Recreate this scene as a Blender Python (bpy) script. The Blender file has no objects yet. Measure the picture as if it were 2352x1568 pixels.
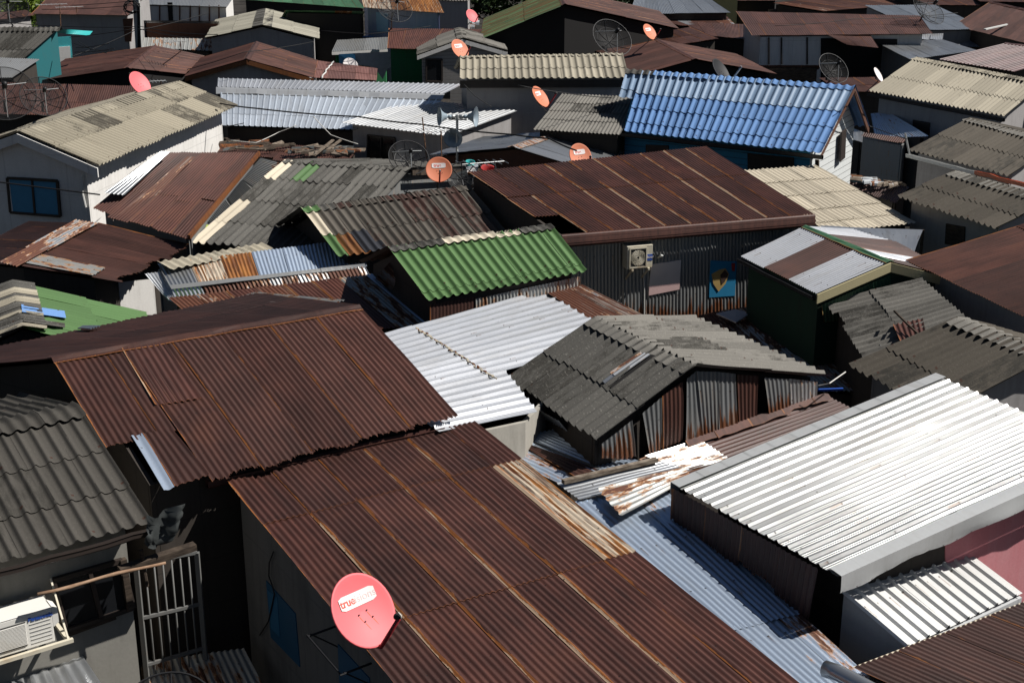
import bpy, math, random
import numpy as np
from mathutils import Vector, Quaternion
rad = math.radians
sc = bpy.context.scene
COL = sc.collection
# ---------------------------------------------------------------- camera, sky, sun, exposure
CAM_H, PITCH, FPX = 10.0, rad(18.7), 3136.0
cam = bpy.data.objects.new("camera", bpy.data.cameras.new("camera")); COL.objects.link(cam)
cam.location = (0, 0, CAM_H); cam.rotation_euler = (rad(90) - PITCH, 0, 0)
cam.data.lens = 48; cam.data.sensor_width = 36; cam.data.clip_end = 3000; cam.data.clip_start = .5
sc.camera = cam
SUN_EL, SUN_AZ = 50.0, 91.0          # azimuth measured from -Y (towards the viewer) to +X
sv = Vector((math.sin(rad(SUN_AZ)) * math.cos(rad(SUN_EL)), -math.cos(rad(SUN_AZ)) * math.cos(rad(SUN_EL)), math.sin(rad(SUN_EL))))
sl = bpy.data.lights.new("sun", 'SUN'); sl.energy = 5.0; sl.angle = rad(.5); sl.color = (1, .965, .91)
so = bpy.data.objects.new("sun", sl); COL.objects.link(so); so.rotation_euler = sv.to_track_quat('Z', 'Y').to_euler()
wd = bpy.data.worlds.new("World"); sc.world = wd; wd.use_nodes = True
wn = wd.node_tree; sk = wn.nodes.new('ShaderNodeTexSky'); sk.sky_type = 'NISHITA'; sk.sun_disc = False
sk.sun_elevation = rad(SUN_EL); sk.sun_rotation = rad(180 - SUN_AZ); sk.air_density = 1.0; sk.dust_density = .6; sk.ozone_density = 2.0
bg = wn.nodes['Background']; wn.links.new(sk.outputs[0], bg.inputs[0]); bg.inputs[1].default_value = .026
sc.view_settings.view_transform = 'Standard'; sc.view_settings.look = 'None'; sc.view_settings.exposure = .28; sc.view_settings.gamma = 1
try:
    sc.cycles.max_bounces = 6; sc.cycles.diffuse_bounces = 3; sc.cycles.glossy_bounces = 3; sc.cycles.transparent_max_bounces = 12
    sc.cycles.caustics_reflective = False; sc.cycles.caustics_refractive = False
except Exception: pass
# ---------------------------------------------------------------- measuring: photograph pixel (2352 wide) + height -> place
CX, CY = 1176.0, 784.0
V = lambda *a: np.array(a, float)
def ray(x, y):
    a = (x - CX) / FPX; b = (CY - y) / FPX
    return V(a, math.cos(PITCH) + b * math.sin(PITCH), -math.sin(PITCH) + b * math.cos(PITCH))
O0 = V(0, 0, CAM_H)
def W(x, y, z):
    r = ray(x, y); return O0 + r * ((z - CAM_H) / r[2])
def WY(x, y, Y):
    r = ray(x, y); return O0 + r * (Y / r[1])
def onp(pl, p):
    r = ray(*p); t = ((pl[0] - O0) @ pl[1]) / (r @ pl[1]); return O0 + r * t
def plane3(a, b, c):
    a, b, c = [W(*q) for q in (a, b, c)]; n = np.cross(b - a, c - a); return (a, n / np.linalg.norm(n))
def Q(tl, tr, br, bl, zr, ze):
    """four corners of a roof slope, ridge at zr and eave at ze; a corner given as None completes a parallelogram"""
    P = [None if p is None else W(p[0], p[1], z) for p, z in ((tl, zr), (tr, zr), (br, ze), (bl, ze))]
    for i in range(4):
        if P[i] is None: P[i] = P[i - 1] + P[(i + 1) % 4] - P[i - 2]
    return P
def un(v): return v / np.linalg.norm(v)
def ext(q, k):     # lengthen a slope downwards
    tl, tr, br, bl = q; return [tl, tr, tr + (br - tr) * k, tl + (bl - tl) * k]
def mirror(q):     # the slope on the other side of the ridge
    tl, tr, br, bl = q; e = un((tr - tl) * V(1, 1, 0)); m = V(-e[1], e[0], 0)
    f = lambda p, r: p - 2 * ((p - r) @ m) * m
    return [tr, tl, f(bl, tl), f(br, tr)]
def sub(q, u0, u1, v0, v1):
    tl, tr, br, bl = q
    f = lambda u, v: (tl * (1 - u) + tr * u) * (1 - v) + (bl * (1 - u) + br * u) * v
    return [f(u0, v0), f(u1, v0), f(u1, v1), f(u0, v1)]
# ---------------------------------------------------------------- objects
ORG = {}
def thing(name, label, cat, loc, group=None):
    o = bpy.data.objects.new(name, None); COL.objects.link(o); o.location = loc; o.empty_display_size = .3
    ORG[o.name] = V(*loc); tag(o, label, cat, group); return o
def tag(o, label=None, cat=None, group=None, kind=None):
    if label: o['label'] = label
    if cat: o['category'] = cat
    if group: o['group'] = group
    if kind: o['kind'] = kind
    return o
def mesh(name, parent, verts, faces, mats, mi=None, uv=None, uv2=None, col=None, smooth=False, lab=None):
    og = ORG[parent.name] if parent else V(0, 0, 0)
    verts = np.asarray(verts, float)
    if not parent: og = V(verts[:, 0].mean(), verts[:, 1].mean(), verts[:, 2].min())
    me = bpy.data.meshes.new(name)
    me.from_pydata((verts - og).tolist(), [], [list(map(int, f)) for f in faces])
    if not isinstance(mats, (list, tuple)): mats = [mats]
    for m in mats: me.materials.append(m)
    n = len(me.loops); vi = np.empty(n, np.int32); me.loops.foreach_get('vertex_index', vi)
    if mi is not None: me.polygons.foreach_set('material_index', np.asarray(mi, np.int32))
    for nm, a in (('uvm', uv), ('loc', uv2)):
        if a is not None:
            l = me.uv_layers.new(name=nm); l.data.foreach_set('uv', np.asarray(a, np.float32)[vi].ravel())
    if col is not None:
        c = me.color_attributes.new('sh', 'FLOAT_COLOR', 'POINT'); c.data.foreach_set('color', np.asarray(col, np.float32).ravel())
    if smooth: me.polygons.foreach_set('use_smooth', np.ones(len(me.polygons), bool))
    me.update()
    o = bpy.data.objects.new(name, me); COL.objects.link(o)
    if parent: o.parent = parent; ORG[o.name] = og
    else: o.location = og; ORG[o.name] = og
    if lab: o['label'] = lab
    return o
class B:
    """collects simple solids into one mesh"""
    def __init__(s): s.v = []; s.f = []; s.m = []; s.uv = []
    def add(s, vs, fs, m=0, uv=None):
        k = len(s.v); s.v += [V(*p) for p in vs]; s.f += [[i + k for i in f] for f in fs]; s.m += [m] * len(fs)
        s.uv += list(uv) if uv is not None else [(p[0] * .8 + p[1] * .6, p[2]) for p in vs]
    def box(s, c, x, y, z, m=0):   # centre and three half axes
        c, x, y, z = map(np.asarray, (c, x, y, z)); vs = [c + a * x + b * y + d * z for a in (-1, 1) for b in (-1, 1) for d in (-1, 1)]
        s.add(vs, [(0, 1, 3, 2), (4, 6, 7, 5), (0, 4, 5, 1), (2, 3, 7, 6), (0, 2, 6, 4), (1, 5, 7, 3)], m)
    def bar(s, a, b, w, h, m=0, up=None):
        a, b = map(np.asarray, (a, b)); d = b - a; e = un(d); up = V(0, 0, 1) if up is None else up
        if abs(e @ up) > .98: up = V(1, 0, 0)
        x = un(np.cross(e, up)); z = np.cross(x, e); s.box((a + b) / 2, d / 2, x * w / 2, z * h / 2, m)
    def prism(s, pts, n, m=0):     # flat outline pushed along n
        pts = [np.asarray(p) for p in pts]; k = len(pts); vs = pts + [p + n for p in pts]
        s.add(vs, [tuple(range(k))[::-1], tuple(range(k, 2 * k))] + [(i, (i + 1) % k, (i + 1) % k + k, i + k) for i in range(k)], m)
    def tube(s, pts, r, n=6, m=0, closed=False):
        pts = [np.asarray(p, float) for p in pts]; k = len(s.v); N = len(pts); prev = None; vs = []; fs = []
        for i, p in enumerate(pts):
            t = un(pts[min(i + 1, N - 1)] - pts[max(i - 1, 0)]) if not closed else un(pts[(i + 1) % N] - pts[i - 1])
            if prev is None: a = un(np.cross(t, V(0, 0, 1) if abs(t[2]) < .9 else V(1, 0, 0)))
            else: a = un(prev - t * (prev @ t))
            prev = a; b = np.cross(t, a); rr = r[i] if hasattr(r, '__len__') else r
            vs += [p + rr * (math.cos(q) * a + math.sin(q) * b) for q in [2 * math.pi * j / n for j in range(n)]]
        for i in range(N - (0 if closed else 1)):
            i2 = (i + 1) % N
            fs += [(i * n + j, i * n + (j + 1) % n, i2 * n + (j + 1) % n, i2 * n + j) for j in range(n)]
        if not closed: fs += [tuple(range(n))[::-1], tuple((N - 1) * n + j for j in range(n))]
        s.add(vs, fs, m)
    def lathe(s, c, ax, prof, n=20, m=0):   # profile of (distance along axis, radius)
        ax = un(np.asarray(ax, float)); a = un(np.cross(ax, V(0, 0, 1) if abs(ax[2]) < .9 else V(1, 0, 0))); b = np.cross(ax, a); vs = []; fs = []
        for d, r in prof: vs += [c + ax * d + r * (math.cos(q) * a + math.sin(q) * b) for q in [2 * math.pi * j / n for j in range(n)]]
        for i in range(len(prof) - 1): fs += [(i * n + j, i * n + (j + 1) % n, (i + 1) * n + (j + 1) % n, (i + 1) * n + j) for j in range(n)]
        s.add(vs, fs, m)
    def build(s, name, parent, mats, smooth=False, lab=None):
        return mesh(name, parent, s.v, s.f, mats, s.m, uv=s.uv, smooth=smooth, lab=lab)
SEED = [7]
def rs(): SEED[0] += 1; return np.random.RandomState(SEED[0])
PROF = dict(
    cor=(.076, .020, [(i / 8, .5 + .5 * math.cos(2 * math.pi * i / 8)) for i in range(8)]),
    cor4=(.076, .020, [(0, 1), (.25, .5), (.5, 0), (.75, .5)]),
    tile=(.18, .060, [(i / 10, (.5 + .5 * math.cos(2 * math.pi * i / 10)) ** 2.0) for i in range(10)]),
    tile6=(.18, .058, [(i / 6, (.5 + .5 * math.cos(2 * math.pi * i / 6)) ** 1.3) for i in range(6)]),
    box=(.20, .024, [(0, 0), (.10, 1), (.24, 1), (.34, 0), (.50, 0), (.52, .1), (.54, 0), (.76, 0), (.78, .1), (.80, 0)]),
    rib=(.20, .024, [(0, 0), (.10, 1), (.24, 1), (.34, 0)]),
    rib45=(.15, .024, [(0, 0), (.17, 1), (.25, 1), (.42, 0), (.60, 0), (.62, .08), (.64, 0), (.80, 0), (.82, .08), (.84, 0)]),
    tilen=(.155, .042, [(i / 12, (.5 + .5 * math.cos(2 * math.pi * i / 12)) ** 2.8) for i in range(12)]),
    flat=(.10, .0, [(0, 0)]))
def corr(name, parent, q, prof, mats, sheet=None, breaks=(0, 1), pick=None, skip=(), lift=0., jit=.012, rag=0., sag=.012, wob=.004, tilt=.006,
         pitch=None, amp=None, lap=.09, vres=.3, lab=None, side=1, up=None):
    """a slope (or wall) of overlapping corrugated sheets between four corners; sheets run from the first edge (tl-tr) to the second (bl-br)"""
    R = rs(); p0, a0, pts = PROF[prof]; pitch = pitch or p0; amp = a0 if amp is None else amp
    tl, tr, br, bl = [np.asarray(p, float) for p in q]
    n = un(np.cross(tr - tl, bl - tl)); c = (tl + tr + br + bl) / 4
    if up is None: up = V(0, 0, 1) if abs(n[2]) > .2 else O0 - c
    if n @ up < 0: n = -n
    Wd = (np.linalg.norm(tr - tl) + np.linalg.norm(br - bl)) / 2; L = (np.linalg.norm(bl - tl) + np.linalg.norm(br - tr)) / 2
    nw = max(1, round(Wd / pitch)); per = max(1, round((sheet or .62) / pitch))
    VS = []; FS = []; U1 = []; U2 = []; C = []; MI = []; k0 = 0
    px = np.array([p for p, h in pts]); ph = np.array([h for p, h in pts])
    ns = math.ceil(nw / per); nr = len(breaks) - 1
    for r in range(nr):
        off = 0
        for s in range(ns):
            if (s, r) in skip: continue
            i0, i1 = s * per, min(nw, (s + 1) * per)
            us = np.concatenate([i + px for i in range(i0, i1)] + [[i1]]).astype(float); hs = np.concatenate([ph] * (i1 - i0) + [[ph[0]]])
            if s > 0 and side > 0: us = np.concatenate([i0 - 1 + px[len(px) // 2:], us]); hs = np.concatenate([ph[len(px) // 2:], hs])
            if i1 < nw and side < 0: us = np.concatenate([us[:-1], i1 + px[:len(px) // 2 + 1]]); hs = np.concatenate([hs[:-1], ph[:len(px) // 2 + 1]])
            v0 = breaks[r] * L; v1 = breaks[r + 1] * L + (lap if r < nr - 1 else 0) + R.randn() * jit
            nv = max(2, int((v1 - v0) / vres) + 2); tt = np.linspace(0, 1, nv)
            Ug, Tg = np.meshgrid(us * (Wd / nw), tt)
            e = np.zeros_like(us)
            if rag: e = rag * (np.cumsum(R.randn(len(us))) * .25 + R.randn(len(us)) * .5); e -= e.mean()
            Vg = v0 + (v1 - v0) * Tg + e[None, :] * (Tg ** 8)
            w = us[-1] - us[0]; fr = (us - us[0]) / w
            ph1, ph2, ph3 = R.rand(3) * 6.28
            H = amp * hs[None, :] * (1 + .0 * Tg) + tilt * ((1 - fr) if side > 0 else fr)[None, :] + .004 * (s % 2) * 0 + (.018 if prof[:3] == 'til' else .009) * Tg * (1 if nr > 1 else 0) + (nr - 1 - r) * .0
            H = H + sag * (R.rand() - .6) * np.sin(math.pi * Tg) + wob * np.sin(Ug * 5.1 + ph1 + Vg * 1.3) * np.cos(Vg * 3.3 + ph2) + lift
            ub = Ug / Wd + wob / Wd * np.sin(Vg * 2.1 + ph3) * .8; vb = Vg / L
            P = (tl * ((1 - ub) * (1 - vb))[..., None] + tr * (ub * (1 - vb))[..., None] + bl * ((1 - ub) * vb)[..., None] + br * (ub * vb)[..., None]) + n * H[..., None]
            m = len(us); idx = k0 + np.arange(nv * m).reshape(nv, m)
            F = np.stack([idx[:-1, :-1], idx[1:, :-1], idx[1:, 1:], idx[:-1, 1:]], -1).reshape(-1, 4)
            VS.append(P.reshape(-1, 3)); FS.append(F); k0 += nv * m
            U1.append(np.stack([Ug, Vg], -1).reshape(-1, 2))
            su = Ug - Ug[:, :1] if side > 0 else Ug[:, -1:] - Ug
            U2.append(np.stack([su, v1 + e[None, :] - Vg], -1).reshape(-1, 2))
            cc = np.tile([R.rand(), R.rand(), R.rand(), 1.], (nv * m, 1)); C.append(cc)
            mi = 0
            if pick: mi = pick(s, r, R) if callable(pick) else pick.get((s, r), 0)
            MI.append(np.full(len(F), mi))
    cr = np.cross(tr - tl, bl - tl) @ n
    FS = np.concatenate(FS)
    if cr > 0: FS = FS   # winding already towards n when u x v points along n
    return mesh(name, parent, np.concatenate(VS), (FS[:, ::-1] if cr > 0 else FS), mats, np.concatenate(MI), np.concatenate(U1), np.concatenate(U2), np.concatenate(C), smooth=prof[:3] in ('cor', 'til'), lab=lab)
def tilecap(name, parent, a, b, q1, mats, width=.24, h=.05, pitch=.18, amp=.03, piece=1.0, q2=None, pick=None):
    """a ridge of bent wavy tiles from a to b; q1 = a point down the first slope from a, q2 down the other"""
    R = rs(); e = un(b - a); d1 = un((q1 - a) - e * ((q1 - a) @ e))
    if q2 is None: m = un(np.cross(e, V(0, 0, 1))); d2 = d1 - 2 * (d1 @ m) * m
    else: d2 = un((q2 - a) - e * ((q2 - a) @ e))
    L = np.linalg.norm(b - a); nw = max(1, round(L / pitch)); k = 8; us = np.arange(nw * k + 1) / k * (L / nw)
    S = np.linspace(-1, 1, 9); per = max(1, round(piece / pitch)); VS = []; FS = []; U = []; C = []; MI = []; k0 = 0; U2 = []
    n1 = un(np.cross(e, d1)); n1 = n1 * (1 if n1[2] > 0 else -1); n2 = un(np.cross(e, d2)); n2 = n2 * (1 if n2[2] > 0 else -1)
    for j in range(math.ceil(nw / per)):
        uu = us[j * per * k: min(nw, (j + 1) * per) * k + 1]; rd = R.rand(3); dz = R.randn() * .006; wv = (.5 + .5 * np.cos(uu / (L / nw) * 2 * math.pi)) ** 1.3
        rows = []
        for s in S:
            d = d1 if s < 0 else d2; nn = n1 * max(0, min(1, .5 - s)) + n2 * max(0, min(1, .5 + s)); nn = un(nn)
            base = a + d * (abs(s) * (width + R.randn() * .0)) + nn * (h * (1 - .0 * abs(s)) - .02 * (1 - abs(s)) + .012 + dz)
            rows.append(base[None, :] + e[None, :] * uu[:, None] + nn[None, :] * (amp * wv)[:, None])
        P = np.stack(rows); m = len(uu); idx = k0 + np.arange(9 * m).reshape(9, m)
        F = np.stack([idx[:-1, :-1], idx[1:, :-1], idx[1:, 1:], idx[:-1, 1:]], -1).reshape(-1, 4)
        VS.append(P.reshape(-1, 3)); FS.append(F); k0 += 9 * m
        uv = np.stack(np.meshgrid(uu, (S + 1) * width), -1).reshape(-1, 2); U.append(uv); U2.append(uv * 0 + .5); C.append(np.tile([rd[0], rd[1], rd[2], 1], (9 * m, 1)))
        MI.append(np.full(len(F), pick(j, R) if callable(pick) else (pick or {}).get(j, 0)))
    return mesh(name, parent, np.concatenate(VS), np.concatenate(FS), mats, np.concatenate(MI), np.concatenate(U), np.concatenate(U2), np.concatenate(C), smooth=True)
def metalcap(name, parent, a, b, q1, mat, width=.16, lift=.03, q2=None, both=True, lab=None):
    e = un(b - a); d1 = un((q1 - a) - e * ((q1 - a) @ e))
    if q2 is None: m = un(np.cross(e, V(0, 0, 1))); d2 = d1 - 2 * (d1 @ m) * m
    else: d2 = un((q2 - a) - e * ((q2 - a) @ e))
    R = rs(); L = np.linalg.norm(b - a); N = max(4, int(L / .25)); VS = []; FS = []; U = []
    secs = [(d1, width), (d1, width * .55), (d1, .02), (d2, .02), (d2, width * .55), (d2, width)]
    ks = len(secs); rd = R.rand(3)
    for i in range(N + 1):
        for j, (d, w) in enumerate(secs):
            VS.append(a + e * (L * i / N) + d * (w + (R.randn() * .008 if j in (0, ks - 1) else 0)) + V(0, 0, lift + (R.randn() * .004)) + (V(0, 0, .012) if j in (2, 3) else 0))
            U.append((L * i / N, j * width * .35))
    for i in range(N):
        for j in range(ks - 1): FS.append((i * ks + j, (i + 1) * ks + j, (i + 1) * ks + j + 1, i * ks + j + 1))
    nv = len(VS)
    return mesh(name, parent, VS, FS, mat, None, U, [(u[1], min(u[1] % (width * 1.75), .9)) for u in U], np.tile([rd[0], rd[1], rd[2], 1], (nv, 1)), lab=lab)
def walls(parent, pts, mat, z0=0., name='wall', skip=(), th=.06, lab=None):
    """upright walls on a closed outline of (x, y, top); returns the plane of each side"""
    b = B(); pl = []; N = len(pts); c = sum(pts) / N
    for i in range(N):
        p, q = pts[i], pts[(i + 1) % N]; d = (q - p) * V(1, 1, 0); L = np.linalg.norm(d); nrm = un(np.cross(d, V(0, 0, 1)))
        if nrm @ (p - c) < 0: nrm = -nrm
        pl.append((p.copy(), nrm))
        if i in skip: continue
        u0 = i * 2.37; t = -nrm * th
        o = [V(p[0], p[1], z0), V(q[0], q[1], z0), q, p]
        b.add(o + [x + t for x in o], [(0, 1, 2, 3), (7, 6, 5, 4), (3, 2, 6, 7)], 0, [(u0, z0), (u0 + L, z0), (u0 + L, q[2]), (u0, p[2])] * 2)
    b.build(name, parent, mat, lab=lab); return pl
def inset(q, ou, ov, dz=.07):
    tl, tr, br, bl = q; eu = un(tr - tl); ev0 = un(bl - tl); ev1 = un(br - tr); z = V(0, 0, dz)
    return [tl + eu * ou - z, tr - eu * ou - z, br - eu * ou - ev1 * ov - z, bl + eu * ou - ev0 * ov - z]
def shed_walls(parent, q, mat, ou=.12, ov=.2, ot=.1, z0=0., **k):
    tl, tr, br, bl = inset(q, ou, ov, k.pop('dz', .07)); tl = tl + un(bl - tl) * ot; tr = tr + un(br - tr) * ot
    return walls(parent, [tl, tr, br, bl], mat, z0, **k)     # planes: top side, right, eave side, left
def gable_walls(parent, q1, q2, mat, ou=.2, ov=.25, z0=0., **k):
    """q1 = slope with ridge tl-tr and eave bl-br, q2 = the other slope (its tl is q1's tr)"""
    dz = k.pop('dz', .07)
    a, b_, c, d = inset(q1, ou, ov, dz); e, f, g, h = inset(q2, ou, ov, dz)
    return walls(parent, [a, d, c, b_, h, g], mat, z0, **k)   # 0: end at tl, eave 1 side, 1: eave1, 2: end at tr eave1 side, 3: tr eave2 side, 4: eave2, 5
def panel(name, parent, pl, pts, mat, d=.03, inw=.0, lab=None, m2=None):
    P = [onp(pl, p) for p in pts]; n = pl[1]; b = B(); b.prism([p - n * inw for p in P], n * (d + inw)); return b.build(name, parent, mat, lab=lab)
def frame(name, parent, pl, pts, mat, w=.05, d=.05, lab=None, mid=(), hmid=()):
    P = [onp(pl, p) for p in pts]; n = pl[1]; b = B()
    for i in range(4): b.bar(P[i] + n * d / 2, P[(i + 1) % 4] + n * d / 2, d, w, up=None if abs(un(P[(i + 1) % 4] - P[i])[2]) < .7 else un(P[1] - P[0]))
    for t in mid: b.bar(P[0] * (1 - t) + P[1] * t + n * d / 2, P[3] * (1 - t) + P[2] * t + n * d / 2, d, w * .8, up=un(P[1] - P[0]))
    for t in hmid: b.bar(P[0] * (1 - t) + P[3] * t + n * d / 2, P[1] * (1 - t) + P[2] * t + n * d / 2, d, w * .8)
    return b.build(name, parent, mat, lab=lab)
def board(name, parent, a, b, drop, th, mat, n=None, lab=None):
    """a fascia board hanging from the line a-b"""
    bb = B(); e = un(b - a); n = un(np.cross(e, V(0, 0, 1))) * th if n is None else n * th
    bb.prism([a, b, b - V(0, 0, drop), a - V(0, 0, drop)], n); return bb.build(name, parent, mat, lab=lab)
def gutter(name, parent, a, b, mat, r=.06, out=None, lab=None):
    e = un(b - a); n = un(np.cross(e, V(0, 0, 1))); 
    if (out is not None and n @ out < 0): n = -n
    pr = [(-.0, .0), (0, -1.5 * r), (.4 * r, -1.9 * r), (1.6 * r, -1.9 * r), (2 * r, -1.4 * r), (2 * r, .1 * r), (2.3 * r, .2 * r), (1.85 * r, .12 * r), (1.8 * r, -1.3 * r), (.3 * r, -1.6 * r)]
    vs = []; fs = []; k = len(pr); N = 8; R = rs()
    for i in range(N + 1):
        w = R.randn() * .006
        for x, z in pr: vs.append(a + (b - a) * i / N + n * (x + .01) + V(0, 0, z - .03 + w))
    for i in range(N): fs += [(i * k + j, i * k + (j + 1) % k, (i + 1) * k + (j + 1) % k, (i + 1) * k + j) for j in range(k)]
    rd = R.rand(3)
    return mesh(name, parent, vs, fs, mat, None, [(i // k * .3, (i % k) * .05) for i in range(len(vs))], [(.3, .5)] * len(vs), np.tile([rd[0], rd[1], .5, 1], (len(vs), 1)), lab=lab)
def text(name, parent, s, size, c, right, upv, mat, ext_=.002, shear=0, bold=0, fn=None):
    cu = bpy.data.curves.new(name, 'FONT'); cu.body = s; cu.size = size; cu.align_x = 'CENTER'; cu.align_y = 'CENTER'; cu.extrude = ext_; cu.shear = shear; cu.offset = bold
    t = bpy.data.objects.new('tmp', cu); COL.objects.link(t); dg = bpy.context.evaluated_depsgraph_get()
    me = bpy.data.meshes.new_from_object(t.evaluated_get(dg)); bpy.data.objects.remove(t)
    right = un(right); upv = un(upv - right * (upv @ right)); n = np.cross(right, upv)
    vs = [fn(*v.co) if fn else c + right * v.co[0] + upv * v.co[1] + n * v.co[2] for v in me.vertices]; fs = [list(p.vertices) for p in me.polygons]
    return mesh(name, parent, vs, fs, mat)
# ---------------------------------------------------------------- materials
class NT:
    def __init__(s, name):
        s.mat = bpy.data.materials.new(name); s.mat.use_nodes = True; s.t = s.mat.node_tree; s.bs = s.t.nodes['Principled BSDF']
    def set(s, sock, v):
        if isinstance(v, bpy.types.NodeSocket): s.t.links.new(v, sock)
        else:
            if hasattr(sock.default_value, '__len__') and len(sock.default_value) == 4 and len(v) == 3: v = (*v, 1)
            sock.default_value = v
    def nd(s, ty, **kw):
        n = s.t.nodes.new(ty)
        for k, v in kw.items(): setattr(n, k, v)
        return n
    def m(s, op, a, b=0., c=None, clamp=False):
        n = s.nd('ShaderNodeMath', operation=op, use_clamp=clamp); s.set(n.inputs[0], a); s.set(n.inputs[1], b)
        if c is not None: s.set(n.inputs[2], c)
        return n.outputs[0]
    def mix(s, f, a, b, mode='MIX'):
        n = s.nd('ShaderNodeMix', data_type='RGBA', blend_type=mode); s.set(n.inputs[0], f); s.set(n.inputs[6], a); s.set(n.inputs[7], b); return n.outputs[2]
    def ramp(s, x, a, b):   # smooth 0..1 between a and b
        n = s.nd('ShaderNodeMapRange', interpolation_type='SMOOTHSTEP'); s.set(n.inputs[0], x); n.inputs[1].default_value = a; n.inputs[2].default_value = b; return n.outputs[0]
    def uv(s, name):
        n = s.nd('ShaderNodeUVMap', uv_map=name); p = s.nd('ShaderNodeSeparateXYZ'); s.t.links.new(n.outputs[0], p.inputs[0]); return p.outputs[0], p.outputs[1]
    def sh(s):
        n = s.nd('ShaderNodeVertexColor', layer_name='sh'); p = s.nd('ShaderNodeSeparateColor'); s.t.links.new(n.outputs[0], p.inputs[0]); return p.outputs
    def vec(s, x, y, z=0.):
        n = s.nd('ShaderNodeCombineXYZ')
        for i, v in enumerate((x, y, z)): s.set(n.inputs[i], v)
        return n.outputs[0]
    def noise(s, v, scale, det=4, rough=.55):
        n = s.nd('ShaderNodeTexNoise'); s.set(n.inputs['Vector'], v); n.inputs['Scale'].default_value = scale; n.inputs['Detail'].default_value = det; n.inputs['Roughness'].default_value = rough; return n.outputs[0]
    def voro(s, v, scale):
        n = s.nd('ShaderNodeTexVoronoi'); s.set(n.inputs['Vector'], v); n.inputs['Scale'].default_value = scale; return n.outputs['Distance'], n.outputs['Color']
    def bump(s, h, st=.3, d=.01):
        n = s.nd('ShaderNodeBump'); s.set(n.inputs['Height'], h); n.inputs['Strength'].default_value = st; n.inputs['Distance'].default_value = d; s.t.links.new(n.outputs[0], s.bs.inputs['Normal'])
    def out(s, col, rough=.6, metal=0., spec=.4):
        s.set(s.bs.inputs['Base Color'], col); s.set(s.bs.inputs['Roughness'], rough); s.set(s.bs.inputs['Metallic'], metal); s.bs.inputs['Specular IOR Level'].default_value = spec; return s.mat
def roofbits(t):
    u, v = t.uv('uvm'); su, svv = t.uv('loc'); r = t.sh()
    z = t.m('MULTIPLY', r[0], 37.); obj = t.nd('ShaderNodeObjectInfo').outputs['Random']; z = t.m('ADD', z, t.m('MULTIPLY', obj, 91.))
    return u, v, su, svv, r, z
def droppings(t, u, v, z, col, amount=.012, scale=3.):
    d, c = t.voro(t.vec(u, v, z), scale); n = t.noise(t.vec(u, v, z), 40, 2)
    f = t.m('LESS_THAN', t.m('ADD', d, t.m('MULTIPLY', n, .05)), .03 + amount); p = t.nd('ShaderNodeSeparateColor'); t.t.links.new(c, p.inputs[0])
    return t.mix(t.m('MULTIPLY', f, t.m('GREATER_THAN', p.outputs[0], .82)), col, (.6, .6, .58))
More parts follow.
